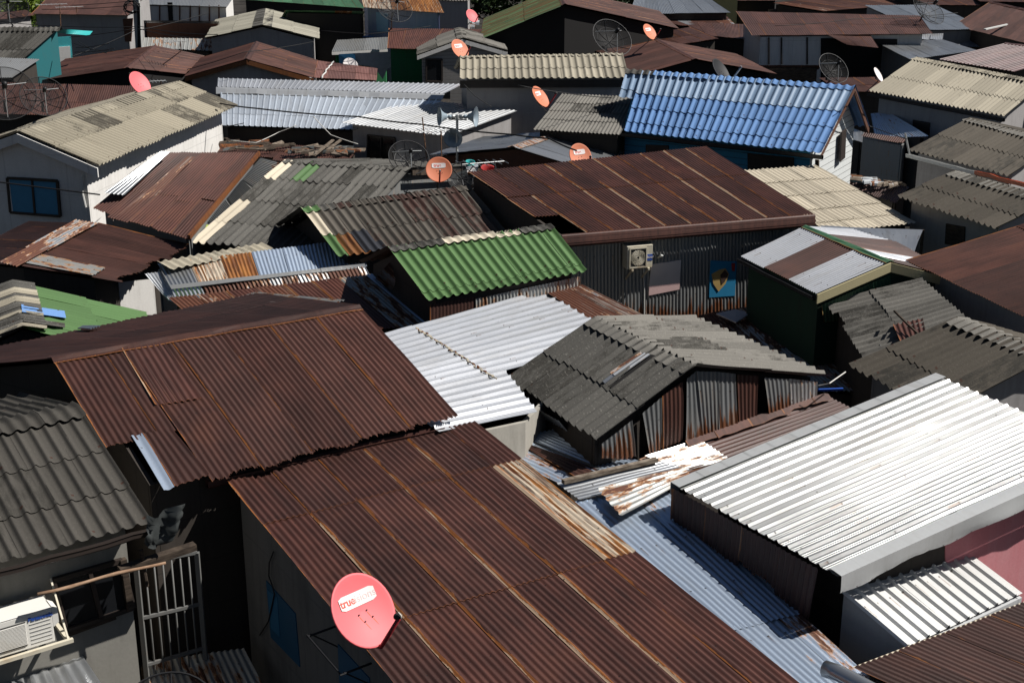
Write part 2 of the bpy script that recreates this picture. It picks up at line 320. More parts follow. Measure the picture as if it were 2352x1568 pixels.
def rust(name, dark=(.034, .0122, .0090), mid=(.078, .0275, .0200), edge=1., pale=.5, orange=(.30, .105, .022), palec=(.55, .49, .38), gloss=.42, zinc=0.):
    t = NT(name); u, v, su, sb, r, z = roofbits(t)
    st = t.noise(t.vec(t.m('MULTIPLY', u, 9.), t.m('MULTIPLY', v, .7), z), 1.6, 5, .6)
    bl = t.noise(t.vec(u, v, z), 1.1, 4); fi = t.noise(t.vec(u, v, z), 70, 2)
    f = t.ramp(t.m('ADD', t.m('MULTIPLY', st, .6), t.m('MULTIPLY', bl, .5)), .36, .72)
    c = t.mix(f, dark, mid)
    c = t.mix(1., c, t.vec(*[t.m('ADD', t.m('MULTIPLY', r[0], .55), t.m('ADD', .62, t.m('MULTIPLY', fi, .22)))] * 3), 'MULTIPLY')
    c = t.mix(t.m('MULTIPLY', t.ramp(bl, .55, .75), .40), c, (.10, .036, .018)); c = t.mix(t.m('MULTIPLY', r[2], .22), c, t.mix(.5, dark, (.055, .045, .042)))
    sk_ = t.noise(t.vec(t.m('MULTIPLY', u, 3.), t.m('MULTIPLY', v, .9), t.m('ADD', z, 5.)), 1.3, 6, .7); c = t.mix(t.m('MULTIPLY', t.ramp(sk_, .58, .70), .5), c, t.mix(.5, dark, (.015, .010, .009)))
    if zinc:   # zinc that shows through where the rust has not reached
        zz = t.noise(t.vec(t.m('MULTIPLY', u, 17.), t.m('MULTIPLY', v, .7), z), 1.5, 6, .68)
        zf = t.ramp(t.m('ADD', zz, t.m('MULTIPLY', t.m('SUBTRACT', r[1], .5), .3)), .62 - zinc * .22, .66 - zinc * .22)
        c = t.mix(t.m('MULTIPLY', zf, .85), c, (.50, .44, .35)); c = t.mix(t.m('MULTIPLY', t.ramp(t.noise(t.vec(t.m('MULTIPLY', u, 15.), t.m('MULTIPLY', v, .8), t.m('ADD', z, 3.)), 1.4, 5, .65), .5, .62), .8), c, (.055, .019, .010))
    # rust-free lap at one side of each sheet, ringed with fresh orange
    en = t.noise(t.vec(t.m('MULTIPLY', u, 40.), t.m('MULTIPLY', v, 3.), z), 1.5, 4, .7)
    el = t.noise(t.vec(0., t.m('MULTIPLY', v, 1.3), t.m('MULTIPLY', z, 3.)), 1., 2)
    wdt = t.m('MULTIPLY', t.m('SUBTRACT', t.m('ADD', t.m('MULTIPLY', el, 1.2), t.m('MULTIPLY', r[1], .9)), .92), .060 * edge)
    wdt2 = t.m('ADD', wdt, t.m('MULTIPLY', t.m('SUBTRACT', en, .45), .07))
    fo = t.m('LESS_THAN', su, t.m('ADD', wdt2, .014 * edge)); fp = t.m('LESS_THAN', su, t.m('SUBTRACT', wdt2, .012))
    c = t.mix(t.m('MULTIPLY', fo, .8), c, t.mix(en, t.mix(.5, dark, orange), orange)); c = t.mix(t.m('MULTIPLY', fp, pale), c, t.mix(t.m('MULTIPLY', en, .5), palec, orange))
    fb = t.m('LESS_THAN', sb, t.m('MULTIPLY', t.m('SUBTRACT', en, .3), .06)); c = t.mix(t.m('MULTIPLY', fb, .6 * min(1, edge)), c, (.16, .055, .018))
    # nail heads in rows
    nu = t.m('ABSOLUTE', t.m('SUBTRACT', t.m('FRACT', t.m('DIVIDE', u, .228)), .5)); nv = t.m('ABSOLUTE', t.m('SUBTRACT', t.m('FRACT', t.m('ADD', t.m('DIVIDE', v, .8), .3)), .5))
    nf = t.m('MULTIPLY', t.m('LESS_THAN', nu, .035), t.m('LESS_THAN', nv, .011)); c = t.mix(t.m('MULTIPLY', nf, .8), c, (.012, .008, .007))
    c = droppings(t, u, v, z, c, .004, 1.6)
    t.bump(t.m('ADD', fi, t.m('MULTIPLY', st, .5)), .18, .004)
    return t.out(c, t.m('ADD', gloss, t.m('MULTIPLY', fi, .25)), .0, .45)
def zinc(name, col=(.62, .64, .66), metal=.85, rough=.36, rusty=.0, dirt=.25, grain=1., dirtc=(.32, .30, .27), streak=0.):
    t = NT(name); u, v, su, sb, r, z = roofbits(t)
    st = t.noise(t.vec(t.m('MULTIPLY', u, 7.), t.m('MULTIPLY', v, .5), z), 2., 5, .6); bl = t.noise(t.vec(u, v, z), 1.7, 5, .6); fi = t.noise(t.vec(u, v, z), 45, 2)
    c = t.mix(t.m('MULTIPLY', t.ramp(t.m('ADD', t.m('MULTIPLY', st, .5), t.m('MULTIPLY', bl, .5)), .42, .72), dirt), col, dirtc)
    c = t.mix(1., c, t.vec(*[t.m('ADD', .82, t.m('ADD', t.m('MULTIPLY', r[0], .22), t.m('MULTIPLY', fi, .10 * grain)))] * 3), 'MULTIPLY')
    rg = t.m('ADD', rough, t.m('ADD', t.m('MULTIPLY', st, .12), t.m('MULTIPLY', fi, .06)))
    mt = metal
    if streak:   # rust climbing from the lower end of the sheet
        sn = t.noise(t.vec(t.m('MULTIPLY', u, 11.), t.m('MULTIPLY', v, .35), z), 1.5, 4, .6); sf = t.ramp(t.m('SUBTRACT', t.m('MULTIPLY', sn, 2.2 * streak), t.m('ADD', sb, .62 * streak)), .0, .12)
        c = t.mix(sf, c, t.mix(fi, (.07, .024, .012), (.17, .06, .02))); mt = t.m('MULTIPLY', t.m('SUBTRACT', 1., sf), metal)
    if rusty:
        en = t.noise(t.vec(t.m('MULTIPLY', u, 5.), t.m('MULTIPLY', v, 1.), z), 1.6, 7, .7); en = t.m('ADD', en, t.m('MULTIPLY', t.m('SUBTRACT', r[1], .5), .26))
        f = t.ramp(en, .66 - .2 * rusty, .70 - .2 * rusty); f2 = t.ramp(en, .60 - .2 * rusty, .68 - .2 * rusty)
        c = t.mix(f2, c, (.36, .17, .06)); c = t.mix(f, c, t.mix(fi, (.05, .018, .011), (.14, .045, .02))); mt = t.m('MULTIPLY', t.m('SUBTRACT', 1., f2), metal); rg = t.m('ADD', rg, t.m('MULTIPLY', f2, .25))
    nu = t.m('ABSOLUTE', t.m('SUBTRACT', t.m('FRACT', t.m('SUBTRACT', t.m('DIVIDE', u, .2), .17)), .5)); nv = t.m('ABSOLUTE', t.m('SUBTRACT', t.m('FRACT', t.m('ADD', t.m('DIVIDE', v, .95), .2)), .5))
    nf = t.m('MULTIPLY', t.m('GREATER_THAN', nu, .44), t.m('LESS_THAN', nv, .011)); c = t.mix(t.m('MULTIPLY', nf, .75), c, (.05, .04, .035))
    fv = t.m('FRACT', t.m('ADD', t.m('DIVIDE', v, .95), .2)); rr_ = t.m('MULTIPLY', t.m('MULTIPLY', t.m('GREATER_THAN', fv, .50), t.m('LESS_THAN', fv, t.m('ADD', .50, t.m('MULTIPLY', st, .34)))), t.m('GREATER_THAN', nu, .452))
    c = t.mix(t.m('MULTIPLY', rr_, t.m('MULTIPLY', t.ramp(bl, .42, .6), .42)), c, (.22, .12, .06))
    gr = t.noise(t.vec(t.m('MULTIPLY', u, 4.), t.m('MULTIPLY', v, .35), t.m('ADD', z, 9.)), 1.2, 6, .72); c = t.mix(t.m('MULTIPLY', t.ramp(gr, .52, .68), dirt * 1.6), c, dirtc)
    t.bump(t.m('ADD', t.m('MULTIPLY', bl, .6), t.m('MULTIPLY', fi, .1)), .12, .01)
    return t.out(c, rg, mt, .5)
def tile(name, col, mold=.5, moldc=(.030, .028, .024), speck=(.30, .28, .24), sp=.3, rough=.85, var=.3, spec=.2, moldvar=.35):
    t = NT(name); u, v, su, sb, r, z = roofbits(t)
    st = t.noise(t.vec(t.m('MULTIPLY', u, 6.), t.m('MULTIPLY', v, 1.1), z), 2.2, 6, .68); bl = t.noise(t.vec(u, v, z), 1.4, 5, .6); fi = t.noise(t.vec(u, v, z), 38, 4, .7); f3 = t.noise(t.vec(u, v, z), 110, 2)
    k = t.m('ADD', t.m('ADD', t.m('MULTIPLY', st, .5), t.m('MULTIPLY', bl, .35)), t.m('ADD', t.m('MULTIPLY', fi, .35), t.m('MULTIPLY', t.m('SUBTRACT', r[1], .5), moldvar)))
    f = t.ramp(k, .92 - .55 * mold, 1.08 - .55 * mold)
    c = t.mix(t.m('MULTIPLY', f, .85), col, moldc)
    c = t.mix(1., c, t.vec(*[t.m('ADD', 1. - var * .5, t.m('ADD', t.m('MULTIPLY', t.m('SUBTRACT', r[0], .2), var), t.m('MULTIPLY', t.m('SUBTRACT', f3, .5), .5)))] * 3), 'MULTIPLY')
    c = t.mix(t.m('MULTIPLY', t.ramp(fi, .56, .70), sp), c, speck)
    nu = t.m('ABSOLUTE', t.m('SUBTRACT', t.m('FRACT', t.m('ADD', t.m('DIVIDE', u, .54), .5)), .5)); nv = t.m('ABSOLUTE', t.m('SUBTRACT', t.m('FRACT', t.m('ADD', t.m('DIVIDE', sb, 1.1), .40)), .5))
    nf = t.m('MULTIPLY', t.m('LESS_THAN', nu, .03), t.m('LESS_THAN', nv, .016)); c = t.mix(t.m('MULTIPLY', nf, .8), c, (.05, .022, .015))
    t.bump(t.m('ADD', fi, t.m('MULTIPLY', f3, .5)), .35, .006)
    return t.out(c, rough, 0., spec)
def wall(name, col, joint=1.2, jc=None, stain=.3, sc_=(.10, .09, .08), rough=.8, planks=0.):
    t = NT(name); u, v = t.uv('uvm'); obj = t.nd('ShaderNodeObjectInfo').outputs['Random']; z = t.m('MULTIPLY', obj, 61.)
    st = t.noise(t.vec(t.m('MULTIPLY', u, 5.), t.m('MULTIPLY', v, .6), z), 1.4, 5, .65); bl = t.noise(t.vec(u, v, z), 1.3, 5, .6); fi = t.noise(t.vec(u, v, z), 30, 3)
    c = t.mix(t.m('MULTIPLY', t.ramp(t.m('ADD', t.m('MULTIPLY', st, .6), t.m('MULTIPLY', bl, .45)), .45, .75), stain), col, sc_)
    c = t.mix(1., c, t.vec(*[t.m('ADD', .9, t.m('MULTIPLY', fi, .2))] * 3), 'MULTIPLY')
    if joint:
        wob = t.m('MULTIPLY', t.m('SUBTRACT', t.noise(t.vec(u, v, z), 9, 3), .5), .05)
        for a, s_ in ((u, joint), (v, joint)):
            d = t.m('ABSOLUTE', t.m('SUBTRACT', t.m('FRACT', t.m('DIVIDE', t.m('ADD', t.m('ADD', a, wob), t.m('MULTIPLY', obj, 1.)), s_)), .5)); c = t.mix(t.m('MULTIPLY', t.m('LESS_THAN', d, .012), .5), c, jc or (.5, .49, .47))
    if planks:
        d = t.m('FRACT', t.m('DIVIDE', v, planks)); c = t.mix(t.m('MULTIPLY', t.m('LESS_THAN', d, .10), .75), c, (.03, .03, .03)); t.bump(d, .5, .02)
    else: t.bump(fi, .15, .006)
    return t.out(c, rough, 0., .3)
def plain(name, col, rough=.5, metal=0., n=.15, scale=12., spec=.4, dirt=None, da=.4):
    t = NT(name); g = t.nd('ShaderNodeTexCoord').outputs['Object']; a = t.noise(g, scale, 4); b = t.noise(g, scale * .18, 4)
    c = t.mix(1., col, t.vec(*[t.m('ADD', 1 - n, t.m('MULTIPLY', t.m('ADD', a, b), n))] * 3), 'MULTIPLY')
    if dirt: c = t.mix(t.m('MULTIPLY', t.ramp(t.m('ADD', t.m('MULTIPLY', a, .4), t.m('MULTIPLY', b, .6)), .5, .66), da), c, dirt)
    return t.out(c, t.m('ADD', rough, t.m('MULTIPLY', a, .1)), metal, spec)
def wood(name, c1, c2):
    t = NT(name); g = t.nd('ShaderNodeTexCoord').outputs['Object']; n = t.nd('ShaderNodeMapping'); n.inputs['Scale'].default_value = (1, 1, 5); t.t.links.new(g, n.inputs[0])
    a = t.noise(n.outputs[0], 6, 5, .7); c = t.mix(t.ramp(a, .35, .65), c1, c2); t.bump(a, .4, .01); return t.out(c, .85, 0., .2)
def meshy(name, col, cover):
    t = NT(name); t.out(col, .6); tr = t.nd('ShaderNodeBsdfTransparent'); mx = t.nd('ShaderNodeMixShader'); mx.inputs[0].default_value = cover
    t.t.links.new(tr.outputs[0], mx.inputs[1]); t.t.links.new(t.bs.outputs[0], mx.inputs[2]); t.t.links.new(mx.outputs[0], t.t.nodes['Material Output'].inputs[0]); return t.mat
m_rust = rust('rust_brown'); m_rust2 = rust('rust_red', (.045, .015, .010), (.095, .034, .023), pale=.3, edge=.7)
m_rustE = rust('rust_orange_edges', (.034, .0122, .0090), (.078, .0280, .0205), edge=1.0, pale=.62)
m_rustO = rust('rust_orange', (.12, .040, .012), (.30, .125, .030), edge=1.6, pale=.7, zinc=.14)
m_rustF = rust('rust_far', (.050, .021, .016), (.095, .042, .032), pale=.2, edge=.5)
m_rustD = rust('rust_dark_plain', (.036, .014, .010), (.068, .026, .019), pale=.12, edge=.35)
m_rustP = rust('rust_pinkish', (.15, .065, .055), (.22, .11, .095), pale=.2, edge=.3)
m_purple = rust('brown_paint_purple', (.10, .055, .055), (.15, .09, .09), pale=.1, edge=.2)
m_zinc = zinc('zinc_grey', rough=.22); m_zincR = zinc('zinc_rusty', rusty=.75, dirt=.4); m_zincRR = zinc('zinc_half_rust', rusty=1.15, dirt=.4)
m_white = zinc('zinc_white', (.62, .64, .68), .60, .12, dirt=.25, dirtc=(.50, .49, .46)); m_white2 = zinc('aluzinc_pale', (.43, .435, .43), .60, .12, dirt=.25); m_whiteD = zinc('white_coated', (.66, .66, .65), .25, .35, dirt=.2, dirtc=(.5, .48, .44)); m_zincL = zinc('zinc_light', (.66, .72, .80), .50, .26, dirt=.15)
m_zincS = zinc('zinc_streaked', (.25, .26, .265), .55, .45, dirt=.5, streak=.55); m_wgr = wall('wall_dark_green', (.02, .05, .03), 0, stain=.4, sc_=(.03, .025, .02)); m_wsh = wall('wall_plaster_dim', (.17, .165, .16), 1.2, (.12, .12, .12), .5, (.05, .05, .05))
m_tchar = None
m_skyTintZ = zinc('zinc_sky_tint', (.58, .69, .85), .62, .24, rusty=.05, dirt=.12); m_zincO = zinc('zinc_old', (.42, .43, .42), .6, .5, rusty=.45, dirt=.6)  # first zinc: blue sky reflection is tinted into its base colour
m_zincW = zinc('zinc_wall', (.30, .31, .31), .55, .5, rusty=.55, dirt=.6)
m_flash = zinc('flashing', (.55, .56, .57), .7, .42, dirt=.2)
m_tdark = tile('tile_dark', (.092, .088, .080), .56, sp=.50, speck=(.34, .325, .29)); m_tch = tile('tile_charcoal', (.062, .057, .050), .46, sp=.30, speck=(.17, .155, .13), var=.2); m_tdark2 = tile('tile_dark_brown', (.085, .074, .060), .45, sp=.2)
m_tbeige = tile('tile_beige', (.345, .31, .24), .60, (.060, .054, .045), (.48, .43, .34), .2, moldvar=.36); m_tbeigeN = tile('tile_beige_new', (.315, .285, .225), .22, (.12, .11, .09), (.48, .43, .34), .15)
m_tblue = tile('tile_blue', (.125, .245, .485), .14, (.16, .21, .30), (.22, .33, .52), .2, .72, .16, .22)
m_tblueP = tile('tile_blue_faded', (.20, .29, .42), .2, (.16, .20, .27), (.30, .38, .5), .3, .55, .22, .4)
m_tgreen = tile('tile_green', (.086, .165, .060), .17, (.045, .075, .035), (.13, .22, .10), .3, .5, .22, .4)
m_tcream = tile('tile_cream', (.52, .46, .36), .10, (.2, .18, .15), (.6, .54, .44), .15)
m_tred = tile('tile_red_grey', (.090, .080, .068), .52, (.055, .022, .018), (.22, .21, .18), .22)
m_tgrey = tile('tile_grey_old', (.165, .156, .14), .52, sp=.45, speck=(.36, .34, .30))
m_tblk = tile('tile_blue_black', (.03, .032, .04), .1, sp=.1); m_tan = tile('tile_tan_flat', (.34, .32, .26), .28, (.12, .11, .09), sp=.15)
m_wgrey = wall('wall_grey', (.34, .325, .32), stain=.35, jc=(.36, .35, .35)); m_wwhite = wall('wall_white', (.72, .70, .67), stain=.25, sc_=(.25, .23, .2))
m_wpink = wall('wall_pink', (.55, .20, .22), 1.6, (.6, .3, .3), .25, (.62, .42, .42)); m_wcyan = wall('wall_cyan', (.025, .17, .19), 0, stain=.2)
m_wblue = wall('wall_blue_planks', (.05, .29, .47), 0, stain=.2, planks=.16); m_wwplank = wall('wall_white_planks', (.72, .74, .73), 0, stain=.12, sc_=(.4, .4, .38), planks=.17)
m_wlav = wall('wall_lavender', (.32, .34, .46), 1.2, stain=.2); m_wgreen = wall('wall_green', (.02, .16, .06), 1.0, (.03, .10, .04), .3)
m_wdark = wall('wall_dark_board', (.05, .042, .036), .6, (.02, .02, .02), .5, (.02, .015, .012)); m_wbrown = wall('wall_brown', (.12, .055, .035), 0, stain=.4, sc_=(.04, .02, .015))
m_wconc = wall('wall_concrete', (.36, .34, .30), 0, stain=.35); m_wgplank = wall('wall_grey_planks', (.34, .32, .30), 0, stain=.3, planks=.14)
m_wyel = wall('wall_yellow', (.5, .42, .18), 0, stain=.15)
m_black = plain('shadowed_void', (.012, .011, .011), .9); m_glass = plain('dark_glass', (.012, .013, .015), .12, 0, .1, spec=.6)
m_frame = plain('dark_frame', (.035, .026, .022), .5); m_wframe = plain('white_frame', (.6, .6, .58), .5, dirt=(.25, .22, .18))
m_shut = plain('blue_shutter', (.06, .24, .40), .6, 0, .2, 6, dirt=(.04, .16, .28)); m_lblue = plain('pale_blue_shutter', (.28, .44, .55), .6)
m_cream = wall('cream_board', (.50, .44, .26), 0, stain=.15, sc_=(.4, .34, .2)); m_green_tin = rust('green_tin', (.04, .12, .06), (.07, .17, .09), pale=.1, edge=.6)
m_orange = plain('dish_orange', (.60, .19, .10), .55, 0, .12, 5); m_red = plain('dish_red', (.74, .135, .15), .50, 0, .1, 5); m_redd = plain('arm_red', (.22, .015, .02), .45)
m_label = plain('label_white', (.78, .72, .70), .5, 0, .06); m_labr = plain('label_red', (.62, .10, .07), .5); m_labp = plain('label_pale_print', (.66, .52, .51), .5)
m_dk = plain('dark_metal', (.02, .02, .022), .5, .3); m_dmesh = meshy('dark_dish_net', (.012, .012, .013), .30); m_wpl = plain('white_plastic', (.74, .72, .67), .45, 0, .1, 5, dirt=(.55, .50, .40), da=.5)
m_grill = plain('shadow_slot', (.05, .05, .05), .6); m_bl = plain('print_blue', (.02, .08, .38), .5); m_ivory = plain('ivory_metal', (.62, .57, .45), .45, 0, .1, 5, dirt=(.35, .22, .10), da=.6)
m_horn = plain('horn_grey', (.26, .32, .37), .45, 0, .15, 7, dirt=(.2, .22, .22)); m_pole = plain('galv_pole', (.45, .46, .46), .4, .6); m_rpole = plain('rusty_pole', (.16, .085, .05), .7, 0, .3)
m_wood = wood('old_wood', (.10, .075, .055), (.24, .20, .16)); m_woodD = wood('dark_wood', (.035, .026, .02), (.08, .06, .045)); m_bamb = wood('bamboo', (.22, .13, .08), (.36, .24, .16))
m_brick = plain('brick', (.30, .17, .10), .9, 0, .35, 14, dirt=(.42, .30, .2)); m_cable = plain('cable_black', (.012, .012, .013), .6); m_cablew = plain('cable_white', (.6, .58, .54), .6)
m_tarp = plain('tarp_grey', (.40, .42, .44), .6, 0, .5, 5); m_tarpd = plain('tarp_dark', (.045, .05, .05), .5, 0, .6, 7); m_bluet = plain('tarp_blue', (.03, .18, .36), .6, 0, .4, 4)
m_conc = plain('concrete', (.36, .36, .35), .85, 0, .2); m_paper = plain('panel_white', (.66, .60, .58), .7, 0, .12, 4, dirt=(.45, .43, .42), da=.35); m_poster = plain('poster_blue', (.02, .22, .42), .6, 0, .25, 5)
m_posty = plain('poster_yellow', (.50, .34, .12), .6, 0, .3, 5); m_postb = plain('poster_brown', (.07, .04, .03), .6); m_postr = plain('poster_red', (.35, .03, .03), .6)
m_pinkpanel = plain('panel_pink', (.70, .48, .46), .7, 0, .1); m_teal = plain('teal_paint', (.03, .36, .36), .5, 0, .2); m_blueprof = zinc('blue_sheet', (.17, .30, .68), .2, .45, dirt=.1); m_lime = plain('lime_tile', (.30, .38, .05), .7, 0, .3)
def groundmat():
    t = NT('ground_dirt'); g = t.nd('ShaderNodeTexCoord').outputs['Object']; a = t.noise(g, .6, 6); b = t.noise(g, 8, 4); c = t.mix(t.ramp(a, .35, .65), (.020, .018, .016), (.05, .045, .04)); c = t.mix(t.m('MULTIPLY', t.ramp(b, .5, .7), .5), c, (.03, .028, .024)); t.bump(b, .5, .03); return t.out(c, .95, 0., .1)
m_ground = groundmat()
def leafmat(name, a, b):
    t = NT(name); oi = t.nd('ShaderNodeTexCoord').outputs['Object']; n = t.noise(oi, 1.2, 3); c = t.mix(t.ramp(n, .35, .65), a, b); t.bs.inputs['Subsurface Weight'].default_value = 0.; return t.out(c, .55, 0., .3)
m_leafY = leafmat('leaf_bright', (.06, .11, .012), (.14, .19, .02)); m_leafD = leafmat('leaf_dark', (.012, .028, .008), (.035, .06, .015))
m_trunk = wood('bark', (.05, .04, .03), (.12, .10, .08))
m_gate = plain('gate_white_shaded', (.14, .14, .135), .5, dirt=(.15, .12, .1))  # white gate coloured dark grey, the alley's shade put into the colour
m_zincB = zinc('zinc_bright', (.68, .68, .66), .70, .24, rusty=.12, dirt=.25)
m_wcy2 = wall('wall_turquoise', (.06, .42, .46), 0, stain=.2)
m_zincM = zinc('flashing_pale', (.56, .57, .57), .25, .35, dirt=.2)
m_rstk = plain('rust_streak', (.55, .16, .06), .7)
m_wlt = wall('wall_pale_sheet', (.48, .49, .50), 0, stain=.25, sc_=(.3, .3, .3))
m_line = plain('panel_groove', (.42, .41, .38), .6)
m_whiteC = zinc('zinc_white_old', (.60, .615, .65), .58, .24, dirt=.28, dirtc=(.46, .45, .43))
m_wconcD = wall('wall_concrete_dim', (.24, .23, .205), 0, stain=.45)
m_posterD = plain('banner_blue_shaded', (.012, .085, .17), .6, 0, .25, 5)  # darker copy of the poster blue, with the wall's shade in the colour
m_blue2 = plain('banner_print', (.02, .13, .26), .6, 0, .3, 6)
m_whiteS = zinc('zinc_white_small', (.52, .53, .54), .52, .19, dirt=.25)
# ---------------------------------------------------------------- ground
gb = B(); gb.add([(-900, -60, 0), (900, -60, 0), (900, 1500, 0), (-900, 1500, 0)], [(0, 1, 2, 3)])
tag(gb.build('ground', None, m_ground), kind='structure')
def H(label, q, name='house', cat='house', group=None):
    c = sum(q) / 4; return thing(name, label, cat, (c[0], c[1], 0), group)
def slope(h, q, prof, mats, **k): return corr(k.pop('name', 'roof_slope'), h, q, prof, mats if isinstance(mats, list) else [mats], **k)
def patch(h, pl, pts, prof, mats, lift=.03, name='patch_sheet', **k):
    return corr(name, h, [onp(pl, p) for p in pts], prof, mats if isinstance(mats, list) else [mats], lift=lift, **k)
def qpl(q):
    n = un(np.cross(q[1] - q[0], q[3] - q[0])); return ((q[0] + q[1] + q[2] + q[3]) / 4, n)
def rnd(*w):   # pick a material index with these odds
    w = np.cumsum(w) / sum(w); return lambda s, r, R: int(np.searchsorted(w, R.rand()))
# ======================= foreground
# -- long lean-to at the bottom
q = Q((520, 1108), (1090, 969), (1461, 1266), (808, 1454), 3.37, 3.0); q1 = ext(q, 1.85)
h = H('long rust brown corrugated roof carrying the large pinkish red satellite dish', q1); R1 = h; R1q = q1
slope(h, sub(q1, 0, 1, 0, .175), 'cor', [m_rustE], sheet=.60, breaks=(0, 1), jit=.004, tilt=.009, sag=.008)
slope(h, sub(q1, 0, 1, .165, .5405), 'cor', [m_rustE, m_rustO], sheet=.60, lift=-.008, jit=.006, tilt=.009, pick=lambda s, r, R: 1 if s == 5 else 0)
slope(h, sub(q1, 0, 1, .532, 1), 'cor', [m_rustE], sheet=.60, lift=-.017, tilt=.009)
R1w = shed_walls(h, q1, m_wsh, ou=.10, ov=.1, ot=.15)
pw = R1w[3]
b = B(); b.prism([onp(pw, p) for p in ((613, 1332), (680, 1408), (690, 1530), (624, 1462))], pw[1] * .012); g = b.build('banner', h, m_posterD, lab='torn blue plastic banner on the shaded wall')
b = B(); b.prism([onp(pw, p) + pw[1] * .014 for p in ((617, 1352), (640, 1370), (646, 1462), (626, 1440))], pw[1] * .004); b.build('print', g, m_blue2)
b = B(); b.prism([onp(pw, p) for p in ((778, 1478), (850, 1556), (852, 1600), (782, 1580))], pw[1] * .012); b.build('banner', h, m_posterD, lab='blue plastic banner low on the shaded wall')
b = B(); P0 = onp(pw, (778, 1434)); P1 = onp(pw, (855, 1520)); o1 = onp(pw, (776, 1430)); nn = pw[1]
for P in (onp(pw, (775, 1436)), onp(pw, (853, 1522))): b.tube([P, P + nn * .34 - V(0, 0, .02)], .012); b.tube([P - V(0, 0, .25), P + nn * .3], .008)
b.tube([onp(pw, (775, 1436)) + nn * .34, onp(pw, (853, 1522)) + nn * .34], .011); b.build('drying_rack', h, m_dk)
# -- big brown gable roof
q = Q((118, 826), (825, 704), (1050, 954), (313, 1146), 4.2, 3.5)
h = H('large dark brown corrugated gable roof with a broad ridge cap beside the white roof', q); R2 = h; R2q = q
slope(h, sub(q, 0, .215, 0, .66), 'cor', [m_rustD], sheet=.68, breaks=(0, 1), rag=.02, tilt=.007)
slope(h, sub(q, .205, 1, 0, 1), 'cor', [m_rustD], sheet=.70, lift=.004, rag=.03, jit=.02, tilt=.008)
pl = qpl(q)
patch(h, pl, ((280, 806), (378, 790), (462, 921), (357, 938)), 'cor', m_rustE, lift=.026, sheet=2, rag=.01)
patch(h, pl, ((301, 1006), (327, 1000), (400, 1121), (376, 1130)), 'cor', m_skyTintZ, lift=.02, name='zinc_strip', pitch=.11, sheet=2)
patch(h, pl, ((327, 1000), (394, 988), (482, 1096), (400, 1121)), 'cor', m_rustD, lift=.016, sheet=2, rag=.01)
q2 = Q((825, 704), (118, 826), (-330, 866), (588, 677), 4.2, 3.15)
slope(h, q2, 'cor', [m_rustD], sheet=.7, breaks=(0, .5, 1), rag=.02, jit=.04, tilt=.009)
pl2 = qpl(q2)
patch(h, pl2, ((793, 697), (712, 714), (538, 691), (588, 677)), 'cor', m_zincO, lift=.03, sheet=2)
patch(h, pl2, ((232, 755), (207, 762), (178, 760), (190, 755)), 'cor', m_zinc, lift=.03, sheet=2)
board('edge_board', h, q2[2], q2[3], .06, .03, m_rustD)
metalcap('ridge_cap', h, q[0], q[1], q[3], m_rustD, width=.15, q2=q2[3])
gutter('gutter', h, W(470, 1094, 3.44), W(1012, 972, 3.44), m_rustE, r=.05, out=V(0, -1, 0))
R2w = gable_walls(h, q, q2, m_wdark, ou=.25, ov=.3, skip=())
# -- white roof
PW = plane3((740, 808, 3.42), (1009, 991, 3.42), (1243, 669, 2.62))
a, b_, c, d = [onp(PW, p) for p in ((740, 808), (896, 914), (1440, 783), (1243, 669))]
h = H('bright white ribbed metal roof in the middle with a rusty caulked seam', [a, b_, c, d]); WH = h
t1 = .36
slope(h, [a, b_, c, d], 'rib45', [m_whiteC], sheet=.9, breaks=(0, .33, 1), side=1, tilt=.003, sag=.006, pitch=.225, amp=.036)
e1, f1 = onp(PW, (1009, 991)), onp(PW, (1236, 944)); g1 = onp(PW, (1176, 849))
slope(h, [b_, e1, f1, onp(PW, (1160, 851))], 'rib45', [m_whiteC], sheet=.9, side=1, tilt=.003, sag=.006, pitch=.225, amp=.036, lift=-.004)
bb = B(); s0, s1 = onp(PW, (955, 757)), onp(PW, (1138, 873)); R = rs()
for i in range(60):
    p = s0 + (s1 - s0) * (i / 60) + V(R.randn() * .012, R.randn() * .012, .028 + R.rand() * .01); bb.bar(p, p + (s1 - s0) / 60 * 1.3 + V(R.randn() * .01, R.randn() * .01, R.randn() * .006), .012 + R.rand() * .03, .02, m=int(R.rand() < .22))
bb.build('caulked_seam', h, [m_tcream, m_rustO])
e = un(f1 - e1)
walls(h, [onp(PW, (800, 820)) - V(0, 0, .1), e1 - V(0, 0, .12) - e * .1, f1 - V(0, 0, .12) - e * .25, onp(PW, (1380, 775)) - V(0, 0, .1), d - V(0, 0, .1) - e * .2], m_wconc)
# leaning zinc flashing between the white roof and the dark tiled gable
# -- dark tiled gable
q = Q((1368, 734), (1600, 845), (1376, 1018), (1170, 874), 3.75, 3.02); q2 = Q((1600, 845), (1368, 734), (1593, 733), (1911, 871), 3.75, 3.08)
h = H('old dark grey tiled gable with a patched hole and walls of upright rusty sheets', q); F4 = h
slope(h, q, 'tile', [m_tdark], sheet=.54, breaks=(0, .52, 1), jit=.02, tilt=.003, wob=.004)
slope(h, q2, 'tile', [m_tgrey], sheet=.54, breaks=(0, .5, 1), jit=.03, tilt=.004, wob=.006)
tilecap('ridge_cap', h, q[0], q[1], q[3], [m_tgrey], width=.2, q2=q2[3], h=.03)
pl = qpl(q)
b = B(); b.prism([onp(pl, p) + V(0, 0, .034) for p in ((1470, 814), (1512, 823), (1404, 897), (1380, 880))], V(0, 0, .004)); b.build('hole_shade_sheet', h, m_black)  # black sheet laid over the tiles paints the dark inside the hole
patch(h, pl, ((1474, 816), (1500, 820), (1428, 872), (1406, 862)), 'cor', m_zincR, lift=.044, sheet=2)
